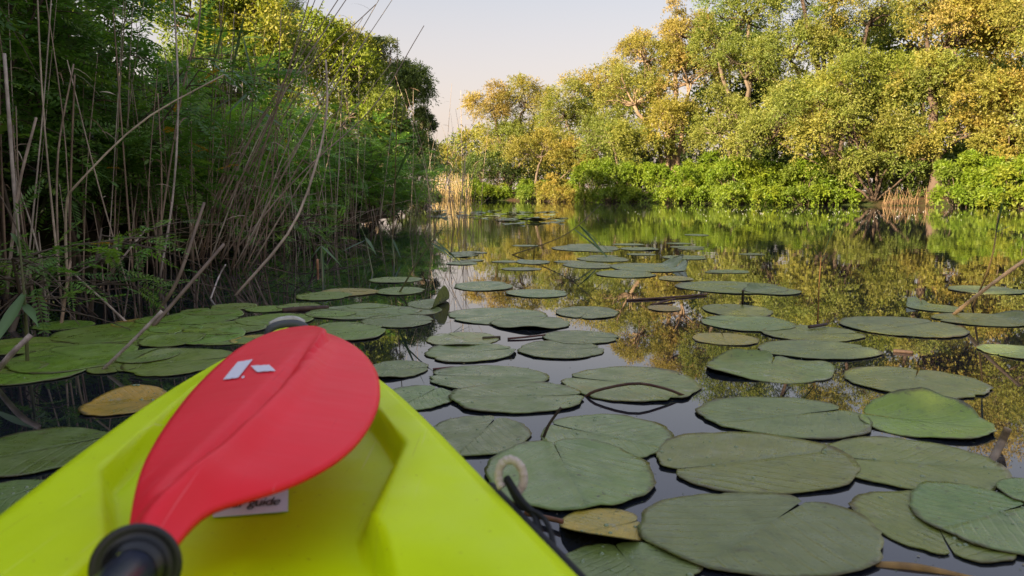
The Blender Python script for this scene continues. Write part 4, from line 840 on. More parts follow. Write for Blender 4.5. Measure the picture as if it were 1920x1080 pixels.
# ------------------------------------------------------------------ lily pads
def pad(label, u0, u1, v0, v1, notch=90, z=0.004, tint=(1, 1, 1), worn=0.0, fold=None, wave=0.003, group='floating lily pads', gap=0.028, tilt=0.0, name='lily_pad', cat='lily pad', segs=56, world=None, ragged=0.020):
    vc = (v0 + v1) / 2; uc = (u0 + u1) / 2
    if world is None:
        yn, yf = G(uc, v1)[1], G(uc, v0)[1]; cyy = (yn + yf) / 2; vc2 = vc
        s = cyy * math.cos(PITCH) + CAM_H * math.sin(PITCH)
        a = (u1 - u0) / FPX * s / 2; cx = (uc - 960) / FPX * s; b = np.clip((yf - yn) / 2, a * 0.68, a * 1.25)
    else: cx, cyy, a, b = world
    nd_ = math.radians(notch); nv = np.array([math.cos(nd_), math.sin(nd_)])
    rings = np.array([0.0, 0.12, 0.3, 0.5, 0.68, 0.83, 0.94, 1.0]); eps = gap * rng.uniform(0.4, 1.5)
    th = np.linspace(eps, 2 * math.pi - eps, segs)
    c0 = 0.20 + 0.12 * rng.random()                                   # stalk sits towards the notch
    ph = rng.random(8) * 6.28
    rim = 1 + 0.030 * np.sin(2 * th + ph[0]) + 0.026 * np.sin(3 * th + ph[1]) + 0.016 * np.sin(5 * th + ph[2]) + 0.010 * np.sin(8 * th + ph[7]) + ragged * 0.5 * np.sin(11 * th + ph[3]) + rng.normal(size=segs) * ragged * 0.5
    bite = rng.random() * 5 + 0.6; bite_u = rng.random() * 5 + 0.6; lift = 0.09 * rng.random() if rng.random() < 0.28 else 0.0
    for _ in range(rng.integers(0, 4)):      # nibbled margin
        rim -= rng.uniform(0.02, 0.05 + 0.08 * worn) * np.exp(-((th - rng.uniform(0.5, 5.8)) / rng.uniform(0.03, 0.08)) ** 2)
    tt = np.minimum(th, 2 * math.pi - th)
    rim *= 1 - 0.17 * np.exp(-(tt / 0.13) ** 2)
    dx, dy = np.cos(th), np.sin(th)             # notch along +x in the leaf's own frame
    k = -c0 * dx + np.sqrt(np.maximum(c0 * c0 * dx * dx - c0 * c0 + 1, 0))
    R = k * rim
    lx = c0 + rings[:, None] * R * dx; ly = rings[:, None] * R * dy
    lz = wave * (rings[:, None] ** 2) * (np.sin(3 * th + ph[4]) + 0.7 * np.sin(5 * th + ph[5]) + 0.8 * np.sin(2 * th + ph[6])) * 0.5 + 0.0015 * rings[:, None] ** 6
    lz = lz - lz.min() * 0.6
    cs, sn = nv
    ex = lx * cs - ly * sn; ey = lx * sn + ly * cs    # rotate so the notch points its way, then stretch to the outline
    X, Y, Z = ex * a, ey * b, lz * 1.0
    Z = Z + tilt * (ey * 0.5 + 0.5)
    up = np.exp(-((th - bite_u) / 0.35) ** 2)[None, :] * smooth(0.72, 1.0, rings)[:, None]; Z = Z + up * lift * a     # one stretch of rim curls up
    if fold:
        fa, off, ang = math.radians(fold[0]), fold[1], math.radians(fold[2]); fx, fy = math.cos(fa), math.sin(fa)
        d = (X * fx + Y * fy) - off * a; m = d > 0
        rr = 0.10 * a; th2 = np.minimum(d / rr, abs(ang)) * np.sign(ang)       # a soft crease
        t_arc = np.abs(th2); ext = np.maximum(d - rr * abs(ang), 0)
        nx_ = rr * np.sin(t_arc) + ext * np.cos(t_arc); nz_ = (rr * (1 - np.cos(t_arc)) + ext * np.sin(t_arc)) * np.sign(ang)
        X = np.where(m, X - fx * d + fx * nx_, X); Y = np.where(m, Y - fy * d + fy * nx_, Y); Z = np.where(m, Z + nz_, Z)
    nr = len(rings)
    top = np.stack([X, Y, Z], -1).reshape(-1, 3); uvt = np.stack([-lx * 0.5 + 0.0, ly * 0.5], -1).reshape(-1, 2)
    skirt = np.stack([X[-1] * 0.992, Y[-1] * 0.992, Z[-1] - 0.0022], -1)
    mb = MB(); i = (np.arange(nr - 1)[:, None] * segs + np.arange(segs - 1)[None, :]).ravel()
    f = np.stack([i, i + segs, i + segs + 1, i + 1], -1)
    j = np.arange(segs - 1); e = nr * segs; r0 = (nr - 1) * segs
    f2 = np.stack([r0 + j, e + j, e + j + 1, r0 + j + 1], -1)
    mb.add(np.concatenate([top, skirt]), np.concatenate([f, f2]), (1, 1, 1), np.concatenate([uvt, uvt[-segs:] * 1.06]))
    o = mb.build(name, M['pad'], None, True, True); o.location = (cx, cyy, 0.0006 + 0.30 * z); o.color = (*tint, worn)
    tag(o, label, cat, group); o['top'] = 0
    del o['top']
    return o, (cx, cyy, a, b, z)

GREY = (1.0, 1.0, 1.0); LESS_SKY = (1.0, 1.22, 0.32); YEL = (2.4, 1.35, 0.35); OLV = (1.15, 1.05, 0.6); PALEC = (1.9, 1.65, 1.7)  # left-bank tint: same leaf, blue cut to imitate weaker sky reflection
PADS = [
 # right foreground
 ('largest lily pad at the bottom right, cleft opening to the upper right', 1195, 1655, 928, 1088, 52, 0.012, GREY, 0.0, None),
 ('broad lily pad with bitten lower left edge, right of the heart-shaped pad', 1227, 1603, 813, 932, 200, 0.008, OLV, 0.25, None),
 ('lily pad with ragged lower edge, touching the broad bitten pad on its right', 1548, 1865, 822, 930, 165, 0.004, OLV, 0.3, None),
 ('smooth oval lily pad before the folded bright green leaf', 1315, 1622, 746, 826, 20, 0.007, GREY, 0.0, None),
 ('dull lily pad half hidden under the big pad at the lower right edge', 1618, 1890, 922, 1055, 250, 0.003, OLV, 0.35, None),
 ('big blue-green lily pad cut by the right frame edge, lying over another', 1725, 1975, 898, 1072, 20, 0.014, (0.85, 1.02, 0.85), 0.0, None),
 ('small lily pad at the right frame edge over the big blue-green one', 1880, 2010, 905, 960, 0, 0.022, (0.85, 1.0, 0.8), 0.0, None),
 ('olive lily pad with yellow blotches, above the folded bright leaf', 1590, 1838, 690, 749, 60, 0.006, OLV, 0.55, None),
 ('smooth lily pad in the right cluster, below the thin orange reed', 1425, 1642, 640, 677, 15, 0.008, GREY, 0.1, None),
 ('lily pad behind the smooth one, nearest the thin orange reed\'s foot', 1432, 1612, 611, 643, 0, 0.004, OLV, 0.3, None),
 ('lily pad at the left end of the right cluster, middle row', 1318, 1485, 592, 623, 150, 0.005, GREY, 0.25, None),
 ('wide lily pad with lighter lobe, left of the leaning tan stalk\'s foot', 1580, 1800, 595, 634, 30, 0.007, GREY, 0.1, None),
 ('lily pad at the left end of the right cluster, rear row', 1317, 1445, 571, 595, 100, 0.003, OLV, 0.2, None),
 ('yellow-green half sunken leaf in front of the right cluster', 1300, 1418, 625, 649, 80, 0.002, YEL, 0.5, None),
 ('lily pad cut by the right frame edge, below the tan stalk', 1845, 1975, 647, 677, 200, 0.006, GREY, 0.0, None),
 ('lily pad under the leaning tan stalk with a turned-up yellow edge', 1755, 1935, 588, 614, 180, 0.004, OLV, 0.3, (20, 0.72, 40)),
 ('small lily pad with a dark curled hole, left of the tan stalk', 1705, 1795, 567, 589, 90, 0.004, OLV, 0.2, (120, 0.7, 40)),
 ('thin flat lily pad behind the leaning tan stalk', 1785, 1915, 536, 553, 10, 0.004, GREY, 0.0, None),
 ('flat lily pad in the rear right group, the wide one', 1275, 1472, 528, 552, 10, 0.004, GREY, 0.1, None),
 ('lily pad with turned-up tip at the right end of the rear group', 1398, 1500, 540, 554, 100, 0.008, GREY, 0.1, (120, 0.7, 50)),
 # middle
 ('heart-shaped lily pad with clear ribs beside the white rope loop', 912, 1218, 828, 968, 98, 0.014, (1.0, 1.1, 0.9), 0.0, None),
 ('lily pad half under the heart-shaped one, black stem at its left', 1015, 1258, 778, 870, 150, 0.005, GREY, 0.2, None),
 ('lily pad with cleft at its far side, right of the kayak edge', 800, 992, 778, 866, 68, 0.006, GREY, 0.0, None),
 ('oval lily pad below the arching brown stem\'s left end', 845, 1097, 719, 778, 5, 0.011, (1.0, 1.08, 0.88), 0.1, None),
 ('lily pad tucked behind the oval one, front edge hidden', 800, 1028, 687, 733, 170, 0.005, GREY, 0.25, None),
 ('pale blotched lily pad under the arching brown stem', 1058, 1312, 689, 757, 160, 0.004, (1.25, 1.25, 1.1), 0.9, None),
 ('lily pad beside the paddle blade\'s right edge, the lower of two', 715, 850, 718, 781, 60, 0.005, GREY, 0.25, None),
 ('lily pad beside the paddle blade\'s right edge, the upper of two', 690, 803, 669, 722, 10, 0.005, GREY, 0.25, None),
 ('speckled lily pad with worn right edge, below the white half-sunken leaf', 798, 966, 644, 681, 20, 0.006, GREY, 0.6, None),
 ('lily pad with open cleft to the right, in the middle of open water', 967, 1132, 641, 674, 8, 0.006, GREY, 0.1, None),
 ('lily pad touching the floating red stem in open water', 1018, 1158, 621, 647, 350, 0.006, GREY, 0.15, None),
 ('nearer of two overlapping lily pads in open water', 918, 1071, 595, 620, 20, 0.010, GREY, 0.0, None),
 ('rear of two overlapping lily pads in open water', 838, 1026, 578, 609, 200, 0.004, GREY, 0.1, None),
 ('lily pad alone at the edge of the golden reflection', 1043, 1158, 574, 600, 250, 0.005, GREY, 0.0, None),
 ('whitish half-sunken leaf floating in pale sky reflection', 798, 935, 624, 651, 120, 0.0015, PALEC, 1.0, None),
 ('rough lily pad behind the two overlapping ones', 850, 962, 526, 549, 30, 0.004, GREY, 0.5, None),
 ('flat lily pad on the golden reflection, right of the rough one', 950, 1064, 543, 559, 0, 0.004, GREY, 0.2, None),
 ('lily pad with an upright triangular fold, right of the bank\'s sticks', 762, 862, 556, 588, 60, 0.004, (0.9, 1.0, 0.6), 0.2, (-10, 0.25, 82)),
 ('lily pad in front of the upright folded one', 745, 830, 570, 596, 180, 0.002, GREY, 0.5, None),
 ('thin far lily pad left of its twin, below the hanging reed leaves', 1037, 1162, 460, 472, 0, 0.004, GREY, 0.0, None),
 ('thin far lily pad right of its twin, below the hanging reed leaves', 1165, 1234, 463, 471, 0, 0.004, GREY, 0.0, None),
 ('front lily pad of the middle distance group', 1120, 1226, 507, 522, 0, 0.004, GREY, 0.0, None),
 ('lily pad with upturned dark corner in the middle distance group', 1145, 1292, 494, 511, 0, 0.005, GREY, 0.1, (10, 0.6, 50)),
 ('left lily pad of the middle distance group', 1058, 1150, 492, 505, 0, 0.003, GREY, 0.1, None),
 ('rear lily pad of the middle distance group', 1085, 1178, 481, 492, 0, 0.003, GREY, 0.1, None),
 ('small lily pad left of the middle distance group', 968, 1032, 487, 497, 0, 0.004, GREY, 0.0, None),
 ('small lily pad right of the middle distance group', 1245, 1322, 478, 489, 0, 0.004, GREY, 0.1, None),
 ('lone sliver of a lily pad on the green reflection', 1284, 1328, 438, 444, 0, 0.004, GREY, 0.0, None),
 ('yellow half-sunken leaf right of the overlapping pair', 1215, 1275, 572, 586, 0, 0.0015, YEL, 0.6, None),
 ('yellow half-sunken leaf behind the rear right group', 1235, 1300, 516, 530, 0, 0.0015, YEL, 0.6, None),
 # left
 ('lily pad lifted at one edge, directly behind the paddle tip', 578, 725, 610, 641, 30, 0.012, LESS_SKY, 0.0, None),
 ('flat lily pad right of the lifted one behind the paddle', 680, 812, 591, 616, 0, 0.007, (0.9, 1.0, 0.75), 0.2, None),
 ('lily pad behind the lifted one, spotted', 575, 785, 573, 600, 150, 0.004, (0.9, 1.0, 0.7), 0.4, None),
 ('lily pad left of the bow handle, rear', 445, 590, 589, 613, 20, 0.006, LESS_SKY, 0.0, None),
 ('lone bright green lily pad on dark water before the bank', 553, 658, 548, 564, 0, 0.006, LESS_SKY, 0.0, None),
 ('rear lily pad of the left raft', 310, 452, 580, 612, 0, 0.004, LESS_SKY, 0.0, None),
 ('lily pad of the left raft nearest the bow handle', 348, 497, 604, 630, 180, 0.008, LESS_SKY, 0.0, None),
 ('overlapping lily pad in the middle of the left raft', 270, 378, 624, 656, 330, 0.013, LESS_SKY, 0.0, None),
 ('lily pad between the middle overlap and the bow handle', 330, 455, 615, 650, 200, 0.006, LESS_SKY, 0.0, None),
 ('wide lily pad at the rear left of the raft', 110, 340, 605, 645, 100, 0.004, LESS_SKY, 0.2, None),
 ('pale speckled lily pad in the left raft', 225, 330, 650, 692, 60, 0.016, (0.95, 1.1, 0.65), 0.2, None),
 ('large flat lily pad in front of the left raft', 30, 252, 646, 702, 150, 0.010, LESS_SKY, 0.0, None),
 ('front right lily pad of the left raft beside the kayak', 245, 430, 655, 708, 20, 0.005, LESS_SKY, 0.2, None),
 ('front lily pad of the left raft at the frame edge', -40, 168, 668, 724, 100, 0.004, LESS_SKY, 0.1, None),
 ('lily pad under the stubby split stick at the frame edge', -50, 112, 634, 668, 0, 0.006, LESS_SKY, 0.2, None),
 ('big dark green lily pad at the left edge beside the kayak', -70, 205, 806, 900, 40, 0.012, (0.7, 0.9, 0.55), 0.0, None),
 ('dark lily pad at the left edge, nearest the kayak\'s side', -90, 88, 902, 985, 60, 0.004, (0.7, 0.85, 0.55), 0.0, None),
 ('lily pad behind the lifted group, first beside the leaning green reed', 705, 795, 539, 554, 0, 0.005, LESS_SKY, 0.1, None),
 ('lily pad on dark water farthest back before the low green reeds', 690, 792, 520, 531, 0, 0.004, LESS_SKY, 0.1, None),
 ('yellowing lily pad touching the lone bright green one', 600, 710, 541, 556, 0, 0.002, YEL, 0.5, None),
 ('yellow-brown leaf at the back of the left raft', 215, 300, 597, 615, 0, 0.002, (2.7, 1.3, 0.22), 0.6, None),
 ('yellow-brown leaf beside the bow handle', 435, 505, 627, 648, 0, 0.002, (2.4, 1.2, 0.3), 0.6, None),
 ('golden-brown leaf folded in the dark water left of the kayak', 170, 308, 728, 790, 20, 0.004, (3.2, 1.65, 0.22), 0.5, (120, 0.45, 14)),
 # bottom
 ('lily pad at the bottom edge, right of the black cord', 1055, 1310, 1028, 1100, 100, 0.006, GREY, 0.1, None),
 ('yellow-brown curling dead leaf between the heart-shaped and largest pads', 1050, 1212, 955, 1035, 20, 0.003, (3.3, 1.9, 0.75), 0.7, (250, 0.3, 25)),
]
padinfo = {}
for row in PADS:
    lab, u0, u1, v0, v1, nt, z, tint, worn, fold = row
    far = v1 < 520
    if u1 < 830 and v1 < 740 and lab.find('folded') < 0: group = 'lily pads by the left bank'
    else: group = 'lily pads on the open water'
    o, info = pad(lab, u0, u1, v0, v1, nt, z + 0.002, tint, worn, fold, group=group, segs=36 if far else 64, wave=0.0008 if far else 0.0012)
    padinfo[lab] = info
# two leaves that stand out of the water
pad('bright green leaf folded upwards along its length, right of the smooth oval pad', 1617, 1858, 764, 828, 150, 0.006, (1.35, 1.75, 0.45), 0.0, (80, 0.30, 34), group='lily pads on the open water', wave=0.004)
pad('crumpled lily pad with a curled green lip, in the right cluster\'s front', 1328, 1562, 670, 719, 70, 0.005, (1.1, 1.15, 0.6), 0.6, (100, 0.62, 50), group='lily pads on the open water', wave=0.009)
# the far raft
FARP = 'tiny lily pads in the far raft'
for k in range(42):
    u = rng.uniform(885, 1065) if k > 12 else rng.uniform(800, 900); v = rng.uniform(397, 421) if u > 930 else rng.uniform(392, 410)
    c = G(u, v); a = rng.uniform(0.14, 0.24)
    pad('tiny ' + ('curled ' if k % 4 == 0 else 'flat ') + 'lily pad in the far raft, ' + ('seen through the thin dry reeds' if u < 900 else 'left half, clear of the reeds' if u < 980 else 'right half'), 0, 0, 0, 0, rng.uniform(0, 360), 0.006 + 0.004 * rng.random(), GREY, 0.1, (rng.uniform(0, 360), 0.55, rng.uniform(20, 60)) if k % 4 == 0 else None,
        group=FARP, segs=20, world=(c[0], c[1], a, a * rng.uniform(0.75, 1.1)), wave=0.01)
for k in range(9):
    c = G(rng.uniform(850, 925), rng.uniform(472, 500)); a = rng.uniform(0.07, 0.13)
    pad('small rough lily pad on pale water beside the bank\'s thin reeds', 0, 0, 0, 0, rng.uniform(0, 360), 0.004, GREY, 0.5, None, group='small pads by the bank point', segs=24, world=(c[0], c[1], a, a * 0.9))

# smaller leaves tucked into the left raft and strewn down the channel
for k, (u, v, r) in enumerate(((150, 655, .10), (70, 655, .11), (180, 632, .10), (255, 640, .09), (215, 690, .08), (330, 618, .10), (420, 640, .09), (300, 600, .10), (395, 585, .12), (480, 612, .09), (505, 580, .11), (440, 575, .10),
                               (560, 575, .10), (640, 612, .09), (20, 690, .09), (120, 610, .11), (620, 590, .10), (690, 575, .10))):
    c = G(u, v); pad('smaller lily pad tucked among the overlapping ones of the left raft', 0, 0, 0, 0, rng.uniform(0, 360), 0.001 + 0.010 * rng.random(), LESS_SKY, 0.3 * rng.random(), None, group='smaller pads in the left raft', segs=36,
        world=(c[0], c[1], r * rng.uniform(0.9, 1.2), r * rng.uniform(0.8, 1.1)), wave=0.001)
for k in range(16):
    c = G(rng.uniform(930, 1420), rng.uniform(448, 512)); r = rng.uniform(0.08, 0.15)
    pad('small thin lily pad strewn down the middle channel', 0, 0, 0, 0, rng.uniform(0, 360), 0.003, GREY, 0.3 * rng.random(), None, group='small pads in the middle channel', segs=28, world=(c[0], c[1], r * 1.15, r * rng.uniform(0.8, 1.0)), wave=0.0008)

# beads of water on the nearest leaves
M['bead'] = simple('water_bead', (0.16, 0.21, 0.09), 0.04, 0.9)
for lab, info in list(padinfo.items()):
    cx, cyy, a, b, z = info
    if cyy > 2.3 or a < 0.06 or rng.random() < 0.15: continue
    o = next(q for q in COL.objects if q.get('label') == lab); mb = MB(); n = rng.integers(10, 34)
    vs_ = np.zeros(len(o.data.vertices) * 3); o.data.vertices.foreach_get('co', vs_); vs_ = vs_.reshape(-1, 3)
    for _ in range(n):
        p = vs_[rng.integers(70, 64 * 7)]; r = 0.0012 + 0.0035 * rng.random() ** 2.5; t6 = np.linspace(0, 2 * math.pi, 8, endpoint=False)
        st = rng.uniform(0.8, 1.3)
        ring = lambda rr, zz: np.stack([np.cos(t6) * rr * st, np.sin(t6) * rr, np.full(8, zz)], 1)
        v = np.concatenate([ring(r, 0.0), ring(r * 0.85, r * 0.38), ring(r * 0.45, r * 0.62), [[0, 0, r * 0.70]]]) + p
        j = np.arange(8); j2 = (j + 1) % 8; k0 = mb.n
        mb.add(v, np.concatenate([np.stack([j, j2, j2 + 8, j + 8], -1), np.stack([j + 8, j2 + 8, j2 + 16, j + 16], -1)])); mb.f.append(np.stack([j + 16, j2 + 16, np.full(8, 24)], -1) + k0)
    tag(mb.build('water_beads', M['bead'], o, True), kind='stuff')

# water lily stems filed as twigs, beside real twigs, a pod and a log
def stem(label, pts, r, col, name='water_stem_twig', cat='twig'):
    o = stalk(label, pts, r, r * 0.85, name, cat, 'stems and twigs in the water', col, 14, 8, False); return o
stem('arching dark red stem looping over the pale blotched pad', [G(1095, 746, -0.005), D(1120, 732, 1.93), D(1190, 719, 1.92), D(1245, 728, 1.93), G(1283, 742, 0.004)], 0.0042, (0.055, 0.020, 0.014))
stem('black pointed stem sticking up behind the heart-shaped pad', [G(1018, 822, 0.0), D(1030, 795, 1.60), D(1052, 764, 1.60)], 0.0036, (0.012, 0.010, 0.008))
stem('red stem floating left of a lily pad in open water', [G(952, 635, 0.004), G(985, 632, 0.006), G(1022, 628, 0.006)], 0.004, (0.10, 0.030, 0.025))
stem('reddish stem beside the rope loop reaching the dead leaf', [G(985, 962, 0.008), G(1055, 978, 0.012)], 0.005, (0.16, 0.045, 0.025))
stem('thick yellow-brown stem in the water at the bottom right', [G(1640, 1062, -0.003), G(1720, 1066, 0.000), G(1830, 1090, -0.006)], 0.008, (0.30, 0.17, 0.04))
stem('dark red stem on the golden reflection behind the overlapping pair', [G(1175, 563, 0.003), G(1250, 558, 0.006), G(1325, 552, 0.006)], 0.006, (0.07, 0.03, 0.025))
stem('short dark stem slanting in the golden reflection', [G(1222, 572, 0.002), G(1265, 560, 0.01)], 0.006, (0.07, 0.03, 0.02))
stem('dark sunken twig right of the smooth pad in the right cluster', [G(1675, 658, 0.004), G(1712, 661, 0.004)], 0.007, (0.05, 0.03, 0.025))
stem('dark floating twig by the thin orange reed\'s foot', [G(1517, 613, 0.012), G(1550, 608, 0.016)], 0.007, (0.05, 0.035, 0.04))
stem('upright dark peg in the rear right group', [G(1392, 574, -0.01), D(1393, 545, 3.45)], 0.006, (0.015, 0.012, 0.010))
stem('thin red sliver floating right of the paddle blade', [G(812, 692, 0.003), G(850, 688, 0.003)], 0.003, (0.09, 0.02, 0.02))
stem('dark floating seed pod right of the whitish leaf', [G(905, 634, 0.004), G(938, 632, 0.004)], 0.006, (0.05, 0.045, 0.02))
stem('grey-brown rolled stem standing in water at the far right', [G(1852, 880, -0.01), D(1875, 835, 1.52), D(1890, 803, 1.52)], 0.009, (0.20, 0.15, 0.10))
stem('brown floating log behind the left raft', [G(530, 583, 0.003), G(570, 579, 0.010), G(615, 577, 0.003)], 0.014, (0.05, 0.025, 0.02))

# drifting willow fluff near the far bank
fb = MB()
for k in range(170):
    u = rng.uniform(1280, 1740) if k < 130 else rng.uniform(1100, 1900); v = 390 + abs(rng.normal()) * 9 + rng.random() * 4
    c = G(u, v, 0.006); r = rng.uniform(0.003, 0.008)
    q = np.array([(-r, -r, 0), (r, -r, 0), (r, r, 0), (-r, r, 0), (0, 0, r)]) + c
    fb.add(q, [(0, 1, 4), (1, 2, 4), (2, 3, 4), (3, 0, 4)])
tag(fb.build('floating_fluff', M['fluff']), 'white willow fluff drifting before the far bank', 'fluff', kind='stuff')

M['speck'] = simple('speck', (0.2, 0.2, 0.1), 0.7, 0.3, attr=True)
sb = MB()
for k in range(900):
    u = rng.uniform(0, 1920); v = rng.uniform(470, 1075); c = G(u, v, 0.0012); r = rng.uniform(0.0008, 0.0030) * (1 if c[1] < 2 else 1.6); t5 = np.sort(rng.random(5)) * 6.28
    col = ((0.13, 0.19, 0.04), (0.30, 0.28, 0.20), (0.05, 0.035, 0.02), (0.26, 0.20, 0.06))[rng.integers(4)]
    el = rng.uniform(0.4, 1.0); an = rng.random() * 3.14
    pts = np.stack([np.cos(t5) * r, np.sin(t5) * r * el, np.zeros(5)], 1); ca, sa = math.cos(an), math.sin(an)
    pts = np.stack([pts[:, 0] * ca - pts[:, 1] * sa, pts[:, 0] * sa + pts[:, 1] * ca, pts[:, 2]], 1)
    sb.add(np.concatenate([pts, [[0, 0, r * 0.4]]]) + c, [(0, 1, 5), (1, 2, 5), (2, 3, 5), (3, 4, 5), (4, 0, 5)], col)
tag(sb.build('floating_specks', M['speck']), 'scattered bits of duckweed and debris floating between the pads', 'debris', kind='stuff')

# ------------------------------------------------------------------ kayak
TIP = V3(-0.433, 1.40, 0); AX = unit(V3(0.262, -1.0, 0)); LAT = V3(-AX[1], AX[0], 0)      # back along the hull, and to its right
if LAT[0] < 0: LAT = -LAT
RIMZ = 0.28
KT = np.array([0.0, 0.02, 0.06, 0.155, 0.30, 0.44, 0.62, 0.83, 1.1, 1.5, 1.9, 2.3, 2.6, 2.8, 2.86])
KW = np.array([0.012, 0.030, 0.046, 0.074, 0.116, 0.150, 0.180, 0.208, 0.245, 0.30, 0.315, 0.28, 0.19, 0.07, 0.012])
kay = thing('kayak', 'lime yellow plastic kayak whose bow points into the lily pads', 'kayak', tuple(TIP))
ts = np.concatenate([np.linspace(0, 0.1, 14), np.linspace(0.11, 1.05, 120), np.linspace(1.07, 2.86, 70)])
fine = np.interp(ts, np.linspace(0, 2.86, 600), np.convolve(np.pad(np.interp(np.linspace(0, 2.86, 600), KT, KW), 15, 'edge'), np.ones(31) / 31, 'valid'))
ss = np.linspace(-1, 1, 91)
def deck_z(t, s):
    w = np.interp(t, KT, KW); d_edge = (1 - np.abs(s)) * w
    z = RIMZ + 0.004 * smooth(0.22, 0.0, t)
    # crowned bow deck with a flat shoulder along the gunwale
    bow = smooth(0.62, 0.30, t); z = z + bow * 0.030 * smooth(0.01, 0.10, d_edge)
    z = z + 0.006 * smooth(0, 0.012, d_edge)
    # raised shoulders, sunken foredeck panel that narrows towards the paddler
    e = 0.046 + 0.070 * np.clip((t - 0.70) / 0.17, 0, 1)
    pan = smooth(0.40, 0.47, t + 0.05 * np.abs(s)) * smooth(e - 0.002, e + 0.007, d_edge)
    z = z - 0.028 * pan * smooth(1.02, 0.90, t)
    # foot wells drop towards the paddler
    drop = smooth(0.86, 1.02, t - 0.10 * np.abs(s)) * smooth(0.045, 0.12, d_edge) * smooth(2.35, 2.15, t)
    z = z - 0.075 * drop
    return z
T2, S2 = np.meshgrid(ts, ss, indexing='ij'); W2 = fine[:, None]
def kpt(t, s, w, z): return AX * t[..., None] + LAT * (s * w)[..., None] + V3(0, 0, 1) * z[..., None]
deck = kpt(T2, S2, W2, deck_z(T2, S2))
rows = [deck]
def skirt_col(sgn):
    out = []
    for ww, zk in ((1.0, -0.004), (1.0, -0.014)):
        out.append(AX * ts[:, None] + LAT * (sgn * (fine * ww + 0.006))[:, None] + V3(0, 0, 1) * (deck_z(ts, np.full_like(ts, sgn)) + zk)[:, None])
    for ww, zz_ in ((0.97, 0.16), (0.86, 0.03), (0.6, -0.09), (0.0, -0.12)):
        rk = smooth(0.0, 0.35, ts) * 0.9 + 0.1
        out.append(AX * (ts + (1 - ww) * 0.10 * smooth(0.5, 0, ts))[:, None] + LAT * (sgn * fine * ww)[:, None] + V3(0, 0, 1) * np.where(zz_ < 0.1, zz_ * rk + (1 - rk) * 0.1, zz_)[:, None])
    return out
Lc = skirt_col(-1)[::-1]; Rc = skirt_col(1)
full = np.concatenate([np.stack(Lc, 1), deck, np.stack(Rc, 1)], 1); nt_, ns_ = full.shape[:2]
i = (np.arange(nt_ - 1)[:, None] * ns_ + np.arange(ns_ - 1)[None, :]).ravel()
kb = MB(); kb.add(full.reshape(-1, 3), np.stack([i, i + ns_, i + ns_ + 1, i + 1], -1))
for row in (0, nt_ - 1):
    kb.f.append(np.array([[row * ns_ + j, row * ns_ + j + 1, row * ns_ + ns_ - 2 - j, row * ns_ + ns_ - 1 - j] for j in range(ns_ // 2 - 1)]))
kb.build('hull', M['kayak'], kay, True)
def KW_pt(t, s, dz=0.0, out=0.0):           # local to the kayak
    w = np.interp(t, ts, fine); return AX * t + LAT * (s * w + out * np.sign(s)) + V3(0, 0, float(deck_z(np.array(t), np.array(s))) + dz)
# bow carry handle: grey grip with worn white strap
hb = MB(); c = V3(0.0, 0.0, 0)
hp = [LAT * x - AX * 0.014 + V3(0, 0, z) for x, z in ((-0.034, 0.268), (-0.031, 0.284), (-0.012, 0.293), (0.014, 0.294), (0.032, 0.285), (0.036, 0.268))]
add_tube(hb, spline(hp, 20), 0.0095, 10); hnd = hb.build('bow_handle', M['grip'], kay, True)
hb = MB(); hp2 = [p + V3(0, 0, 0.0085) - AX * 0.003 for p in hp[1:5]]; add_tube(hb, spline(hp2, 14), 0.0065, 8); hb.build('worn_strap', M['worn_white'], hnd, True)
# black bungee along the right gunwale
cb = MB(); pts = [KW_pt(t, 1.0, -0.012, 0.013) for t in np.linspace(0.80, 1.7, 14)]
add_tube(cb, spline(pts, 40), 0.0045, 8); cb.build('gunwale_cord', M['cord'], kay, True)

# rope loop tied with black cord to the right gunwale
rp = KW_pt(0.84, 1.0, 0.0, 0.012) + TIP
lp = thing('rope_loop', 'frayed white rope loop tied with black cord at the kayak\'s right side', 'rope', tuple(rp))
RV = V3(1, 0, 0); UPV = V3(0, 0.25, 0.97)
lb = MB(); ang = np.linspace(-2.2, 2.75, 26)
pts = np.stack([RV * (0.0115 * math.cos(a + 1.2) + 0.005) + UPV * (0.0145 * math.sin(a + 1.2) + 0.012) + V3(0, 0.004 * math.sin(a), 0) for a in ang])
add_tube(lb, spline(pts, 70), 0.0040 * (1 + 0.05 * np.sin(np.arange(70) * 1.25) + 0.06 * rng.normal(size=70)), 10); lb.build('loop', M['rope'], lp, True)
kb2 = MB()
for k in range(3):
    o3 = rng.normal(size=3) * 0.0016
    add_tube(kb2, spline([V3(0.002, 0.004, 0.010) + o3, V3(0.014, -0.014, -0.002) + o3 * 2, V3(0.026, -0.034, -0.010), V3(0.028 + 0.002 * k, -0.075, -0.020)], 14), 0.0030, 7)
kb2.build('cord_knot', M['cord'], lp, True)
tb = MB(); add_tube(tb, spline([V3(0.020, -0.026, -0.006), V3(0.034, -0.044, -0.008), V3(0.040, -0.075, -0.018), V3(0.034, -0.11, -0.026)], 16), 0.0024, 7); tb.build('cord_tail', M['cord'], lp, True)

